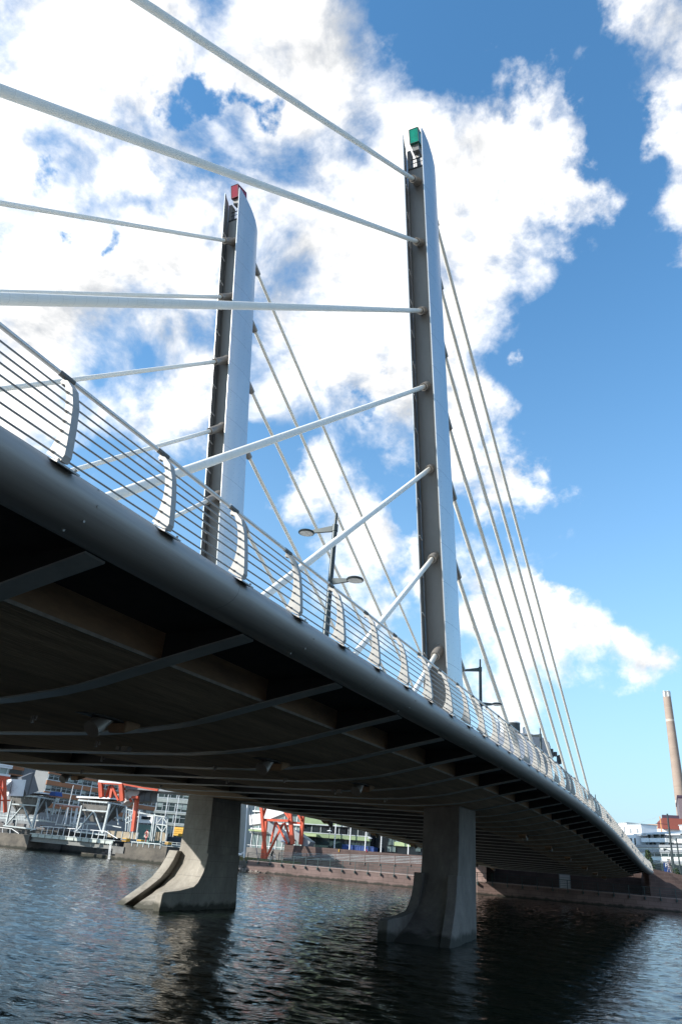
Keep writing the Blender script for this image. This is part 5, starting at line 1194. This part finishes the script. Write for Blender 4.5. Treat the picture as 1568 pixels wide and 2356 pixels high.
# apartment block, white
FP = Fr(gp(1477, 268), gp(1568, 252))
T = thing('apartment_building', 'white terraced apartment block with balconies right of the bridge end', 'building', FP.p(zF(1000,1000)))
L_ = lambda yy, d=0: FP.uz(zF(1200,yy), d)[1]
u00 = FP.uz(zF(150,900))[0]; u11 = FP.uz(zF(1568,900))[0]+40
m_ = MB(); FP.box(m_, u00, u11, ZQ, L_(985), 0, 20); m_.build('lower_storeys', mat('white_green_render',(.66,.72,.70),.6,0,(.6,.66,.64),.2), T)
uM_ = FP.uz(zF(740,700))[0]; m_ = MB(); FP.box(m_, u00+2, u11, L_(985), L_(700), 5, 19); m_.build('upper_storeys', white_m, T)
m_ = MB(); m_.hexa([FP.P(uM_-9,L_(698),2.5),FP.P(u11,L_(698),2.5),FP.P(u11,L_(640)+.6,12),FP.P(uM_-9,L_(640)+.6,12),FP.P(uM_-9,L_(698)+.25,2.5),FP.P(u11,L_(698)+.25,2.5),FP.P(u11,L_(640)+.9,12),FP.P(uM_-9,L_(640)+.9,12)]); m_.build('roof', mat('grey_roof',(.42,.47,.50),.5,.3), T)
for (x0,y0,x1,y1) in ((845,700,920,798),(965,700,1095,800),(1115,710,1205,798),(1290,745,1330,820),(690,735,730,798),(760,880,925,945),(985,880,1105,945),(1160,890,1568,955),(700,880,745,940)):
    ua_, za_ = FP.uz(zF(x0,y0),2.9 if y0>850 else 4.9); ub_, zb_ = FP.uz(zF(x1,y1),2.9 if y0>850 else 4.9); m_ = MB(); d0 = 4.9; FP.box(m_, ua_, ub_, zb_, za_, d0, d0+.2); wn = m_.build('window', glass_g if y0<850 else glass_d, T)
    k_ = MB(); FP.box(k_, ua_-.1, ua_+.1, zb_, za_, d0-.2, d0); FP.box(k_, ub_-.1, ub_+.1, zb_, za_, d0-.2, d0); k_.build('window_frame', white_m, wn)
for x0, x1 in ((750,925),(930,1275)):
    ua_, za_ = FP.uz(zF(x0,800),3); ub_, zb_ = FP.uz(zF(x1,880),3); m_ = MB(); FP.box(m_, ua_, ub_, zb_, za_, 2.2, 4.9); m_.build('balcony', white_m, T)
for x0, x1, y0 in ((752,815,700),(935,960,700),(1210,1250,705),(945,975,885)):
    m_ = MB()
    for i in range(6):
        ua_, za_ = FP.uz(zF(x0,y0+i*22),3); ub_, _ = FP.uz(zF(x1,y0+i*22),3); FP.box(m_, ua_, ub_, za_-.14, za_, 2.9, 3.05)
    m_.build('louvre', mat('brown_louvre',(.25,.2,.18),.7), T)
for yy, h_, mt in ((965,.7,grey_p),(1045,.35,grey_p),(1075,.5,grey_p),(1280,.4,grey_p),(1310,.3,grey_p)):
    z_ = L_(yy); m_ = MB(); FP.box(m_, u00, u11, z_-h_/2, z_+h_/2, -.5, 0); m_.build('ledge', mt, T)
ua_, za_ = FP.uz(zF(855,1100)); ub_, zb_ = FP.uz(zF(1568,1190)); m_ = MB(); FP.box(m_, ua_, ub_+30, zb_, za_, -.15, 0); wn = m_.build('window', glass_g, T)
m_ = MB(); 
for i in range(9): uu = ua_+i*(ub_-ua_)/4.7; FP.box(m_, uu-.12, uu+.12, zb_, za_, -.3, -.15)
FP.box(m_, ua_, ub_+30, za_-.15, za_, -.32, -.15)
m_.build('window_frame', steel_l, wn)
m_ = MB(); FP.box(m_, FP.uz(zF(940,1400))[0], u11, ZQ, L_(1345), -.2, 0); m_.build('shopfront', glass_d, T)
# roof-top plant and white blocks
for qa, qb, lb in ((zF(415,525), zF(718,650), 'white roof house on the left of the apartment block'), (zF(225,490), zF(420,640), 'small pale roof house beside the railing end'), (zF(1505,540), zF(1700,650), 'white roof house at the right edge')):
    ua_, za_ = FP.uz(qa,9); ub_, zb_ = FP.uz(qb,9); Tq = thing('roof_house', lb, 'roof house', FP.P((ua_+ub_)/2, zb_, 10)); m_ = MB(); FP.box(m_, ua_, ub_, zb_-1.5, za_, 9, 15); m_.build('wall', white_m, Tq)
    m_ = MB(); FP.box(m_, ua_-.2, ub_+.2, za_+.0, za_+.3, 8.8, 15.2); m_.build('roof', steel_l, Tq)
    m_ = MB(); w_ = (ub_-ua_); FP.box(m_, ua_+w_*.15, ua_+w_*.3, zb_-.5, za_-1.2, 8.9, 9); FP.box(m_, ub_-w_*.35, ub_-w_*.2, zb_-.5, za_-1.2, 8.9, 9); m_.build('window', grey_p, Tq)
# low white wing behind the railing end
ua_, za_ = FP.uz(zF(410,730),1); ub_, _ = FP.uz(zF(590,730),1); Tq = thing('apartment_wing', 'white lower wing with tall windows just right of the railing', 'building', FP.P((ua_+ub_)/2, ZQ, -3)); m_ = MB(); FP.box(m_, ua_-3, ub_, L_(984), za_, 1, 4.8); m_.build('wall', white_m, Tq)
m_ = MB()
for i in range(3): MB().hexa([FP.P(ub_-.9-i*2.2,L_(984)+.5,.9),FP.P(ub_-.1-i*2.2,L_(984)+.5,.9),FP.P(ub_-.1-i*2.2,L_(984)+.5,.99),FP.P(ub_-.9-i*2.2,L_(984)+.5,.99),FP.P(ub_-.9-i*2.2,za_-1,.9),FP.P(ub_-.1-i*2.2,za_-1,.9),FP.P(ub_-.1-i*2.2,za_-1,.99),FP.P(ub_-.9-i*2.2,za_-1,.99)]).build('window', glass_d, Tq)
# power plant
FC = Fr(gp(1500, 430), gp(1568, 430))
T = thing('brick_red_plant_building', 'brick red industrial block with dark penthouse in front of the chimney', 'building', FC.p(zF(1300,500)))
ua_, za_ = FC.uz(zF(1035,430)); ub_, zb_ = FC.uz(zF(1170,600)); uc_, zc_ = FC.uz(zF(1568,400))
red_b = mat('brick_red_panel',(.20,.045,.03),.6,0,(.15,.035,.025),.1)
m_ = MB(); m_.hexa([FC.P(ua_,zb_,14),FC.P(ub_,zb_,0),FC.P(uc_+60,zb_,0),FC.P(uc_+60,zb_,40),FC.P(ua_,za_,14),FC.P(ub_,za_+1.5,0),FC.P(uc_+60,za_+1.5,0),FC.P(uc_+60,za_+1.5,40)]); m_.build('block', red_b, T)
m_ = MB(); FC.box(m_, ub_-3, uc_+60, ZQ, zb_-.01, 2, 38); m_.build('base', white_m, T)
u1_, z1_ = FC.uz(zF(1150,400),5); u2_, z2_ = FC.uz(zF(1500,325),5); m_ = MB(); FC.box(m_, u1_, u2_, z1_-2, z2_, 5, 30); m_.build('penthouse', mat('dark_purple_panel',(.045,.025,.05),.6), T)
T = thing('boiler_house', 'tall mauve grey boiler house at the right edge beside the chimney', 'building', FC.p(zF(1568,300), 60))
u1_, z1_ = FC.uz(zF(1468,0),60); m_ = MB(); zt_ = FC.uz((1560,1832),60)[1]; FC.box(m_, FC.uz((1566,1900),60)[0], u1_+90, ZQ, zt_, 60, 120); m_.build('wall', mat('mauve_panel',(.16,.12,.13),.6,0,(.13,.10,.11),.05), T)
m_ = MB(); FC.box(m_, FC.uz((1566,1900),60)[0]-.3, u1_+90, zt_-.8, zt_+.6, 59.5, 120); m_.build('parapet', mat('dark_purple_panel',(.045,.025,.05),.6), T)
D = 560
def atD(px, py, D):
    d = ray(px, py); return CAM + d*(D/math.hypot(d.x, d.y))
T = thing('chimney', 'tall concrete power station chimney with steel flue tips', 'chimney', atD(1556, 1990, D)*1)
pb = atD(1557.5, 1960, D); pt_ = atD(1532.8, 1604, D); rt = (atD(1542,1600,D)-atD(1523.6,1600,D)).length/2; rb_ = (atD(1566,1840,D)-atD(1541.5,1840,D)).length/2
T.location = (pt_.x, pt_.y, 0)
zt_ = pt_.z; cm = mat('chimney_concrete',(.35,.27,.22),.9,0,(.27,.21,.17),.04,(1,1,3))
add_lines(cm, [(2, 9.0, .7)], (.33,.26,.205)); add_lines(cm, [(2, 54.0, 1.6)], (.50,.42,.35))
m_ = MB(); n_ = 30; prof_ = [(0, rb_*1.35), (zt_*.35, rb_*1.1), (zt_*.7, (rt+rb_)/2*1.02), (zt_-.1, rt)]
m_.tube([Vector((pt_.x,pt_.y,z)) for z, r in prof_], [r for z, r in prof_], 32); m_.build('shaft', cm, T, smooth=True)
for dx, dy in ((-.35,-.3),(.38,-.3),(0,.4)):
    MB().tube([Vector((pt_.x+dx*rt*1.2,pt_.y+dy*rt*1.2,zt_)), Vector((pt_.x+dx*rt*1.2,pt_.y+dy*rt*1.2,zt_+4.2))], rt*.5, 14).build('flue_tip', mat('pale_flue',(.55,.52,.5),.4,.5), T, smooth=True)
m_ = MB()
for a in range(12): c_ = Vector((pt_.x+rt*math.cos(a*math.pi/6), pt_.y+rt*math.sin(a*math.pi/6), zt_)); m_.beam(c_, c_+Vector((0,0,3.8)), .22)
m_.tube([Vector((pt_.x+rt*math.cos(a*math.pi/10), pt_.y+rt*math.sin(a*math.pi/10), zt_+3.8)) for a in range(21)], .15, 6, cap=False)
m_.build('cage', steel_l, T)
# tower crane jib low over the roofs
FX = Fr(gp(1430, 330), gp(1520, 330)); T = thing('tower_crane', 'orange tower crane jib low above the apartment roofs', 'crane', FX.p(zF(700,520)))
a_, b_ = FX.p(zF(380,500)), FX.p(zF(1060,520)); m_ = MB(); m_.beam(a_, b_, .3); m_.beam(a_+Vector((0,0,-1.3)), b_+Vector((0,0,-1.3)), .3)
for i in range(24):
    f = i/24; g_ = (i+.5)/24; m_.beam(a_.lerp(b_,f), a_.lerp(b_,g_)+Vector((0,0,-1.3)), .1); m_.beam(a_.lerp(b_,g_)+Vector((0,0,-1.3)), a_.lerp(b_,(i+1)/24), .1)
crm = mat('crane_orange',(.62,.30,.12),.6); m_.build('jib', crm, T)
m_ = MB(); c_ = FX.p(zF(1100,345)); m_.beam(Vector((c_.x,c_.y,c_.z)), Vector((c_.x,c_.y,ZQ)), .4); m_.build('mast', crm, T)
m_ = MB(); m_.beam(c_, a_.lerp(b_,.3), .08); m_.build('tie_rod', steel_l, T)
MB().beam(FX.p(zF(845,535)), FX.p(zF(905,537)), .8).build('trolley', crm, T)
# street poles right
def pole(qb, qt, d, r0, label, lamp=None):
    pb = FA.p(qb, d); pt_ = FA.p(qt, d); pb.z = min(pb.z, 2.2)
    top_ = Vector((pb.x, pb.y, pt_.z))
    T = thing('tram_pole', label, 'pole', (pb.x,pb.y,pb.z), 'dark poles right of the bridge end')
    MB().tube([pb, top_], [r0, r0*.7], 10).build('pole', lamp_m, T, smooth=True)
    m_ = MB(); m_.tube([top_-Vector((0,0,1.6)), top_-Vector((0,0,1.6))+FA.u*-2.0], .04, 6); m_.build('bracket_arm', lamp_m, T); return T
pole(zF(1410,1560), zF(1302,290), 22, .19, 'tallest dark pole right of the bridge end')
pole(zF(1545,1600), zF(1472,800), 34, .17, 'second dark pole at the right edge')
pb = FA.p(zF(1360,1400), 26); T = thing('hanging_street_lamp', 'slim dark street lamp with drooping head between the two dark poles', 'street lamp', (pb.x,pb.y,2))
pt_ = FA.p(zF(1330,1080), 26); MB().tube([Vector((pb.x,pb.y,2)), Vector((pb.x,pb.y,pt_.z))], .07, 8).build('pole', lamp_m, T)
MB().tube([Vector((pb.x,pb.y,pt_.z)), Vector((pb.x,pb.y,pt_.z+.35))-FA.u*.5, Vector((pb.x,pb.y,pt_.z+.2))-FA.u*1.0], [.05,.05,.22], 8).build('lamp_head', lamp_m, T)
# blue parking sign
sg = FA.p(zF(1248,1415), 6); T = thing('road_sign', 'blue parking sign with a white P on a thin post', 'sign', (sg.x, sg.y, sg.z-2.4))
su = FA.u; m_ = MB(); m_.hexa([sg-su*.4-Vector((0,0,.9)), sg+su*.4-Vector((0,0,.9)), sg+su*.4-Vector((0,0,.9))+FA.n*.04, sg-su*.4-Vector((0,0,.9))+FA.n*.04, sg-su*.4+Vector((0,0,.6)), sg+su*.4+Vector((0,0,.6)), sg+su*.4+Vector((0,0,.6))+FA.n*.04, sg-su*.4+Vector((0,0,.6))+FA.n*.04])
m_.build('plate', blue_m, T)
k_ = MB(); o_ = sg-FA.n*.02+Vector((0,0,.05)); k_.beam(o_-su*.14, o_-su*.14+Vector((0,0,.46)), .08, .01)
for a, b2 in (((-.14,.44),(.10,.44)),((.12,.44),(.12,.24)),((.10,.24),(-.14,.24))): k_.beam(o_+su*a[0]+Vector((0,0,a[1])), o_+su*b2[0]+Vector((0,0,b2[1])), .02, .08)
k_.build('letter', white_m, T)
MB().tube([sg+FA.n*.06-Vector((0,0,2.6)), sg+FA.n*.06+Vector((0,0,.5))], .04, 8).build('post', steel_l, T)
# shrubs
def shrub(c, r, h, n, label, seed):
    r_ = random.Random(seed); T = thing('shrub', label, 'shrub', c)
    m_ = MB()
    for i in range(5): m_.beam(c, c+Vector((r_.uniform(-.5,.5)*r, r_.uniform(-.5,.5)*r, h*.8)), .04)
    m_.build('stem', mat('bark',(.06,.045,.03),.9), T); m_ = MB()
    for i in range(n):
        a = r_.uniform(0,2*math.pi); zf = r_.random(); rr = r*(1-zf*.7)*r_.random()**.5
        p = c+Vector((math.cos(a)*rr, math.sin(a)*rr, h*(.15+.85*zf))); nrm = Vector((r_.uniform(-1,1),r_.uniform(-1,1),r_.uniform(-1,1))).normalized(); t1 = nrm.orthogonal().normalized()*.11; t2 = nrm.cross(t1).normalized()*.07
        m_.quad(p-t1, p+t2, p+t1, p-t2)
    m_.build('foliage', leaf_m, T)
c = FA.p(zF(880,1400), 8); shrub(Vector((c.x,c.y,slope_z(uc2+1)-.3)), .9, 2.8, 900, 'dark pointed shrub behind the railing end', 3)
c = FA.p(zF(1445,1560), 9); shrub(Vector((c.x,c.y,max(c.z-1.2,1.6))), 1.0, 2.0, 800, 'green shrub at the right edge by the walkers', 4)
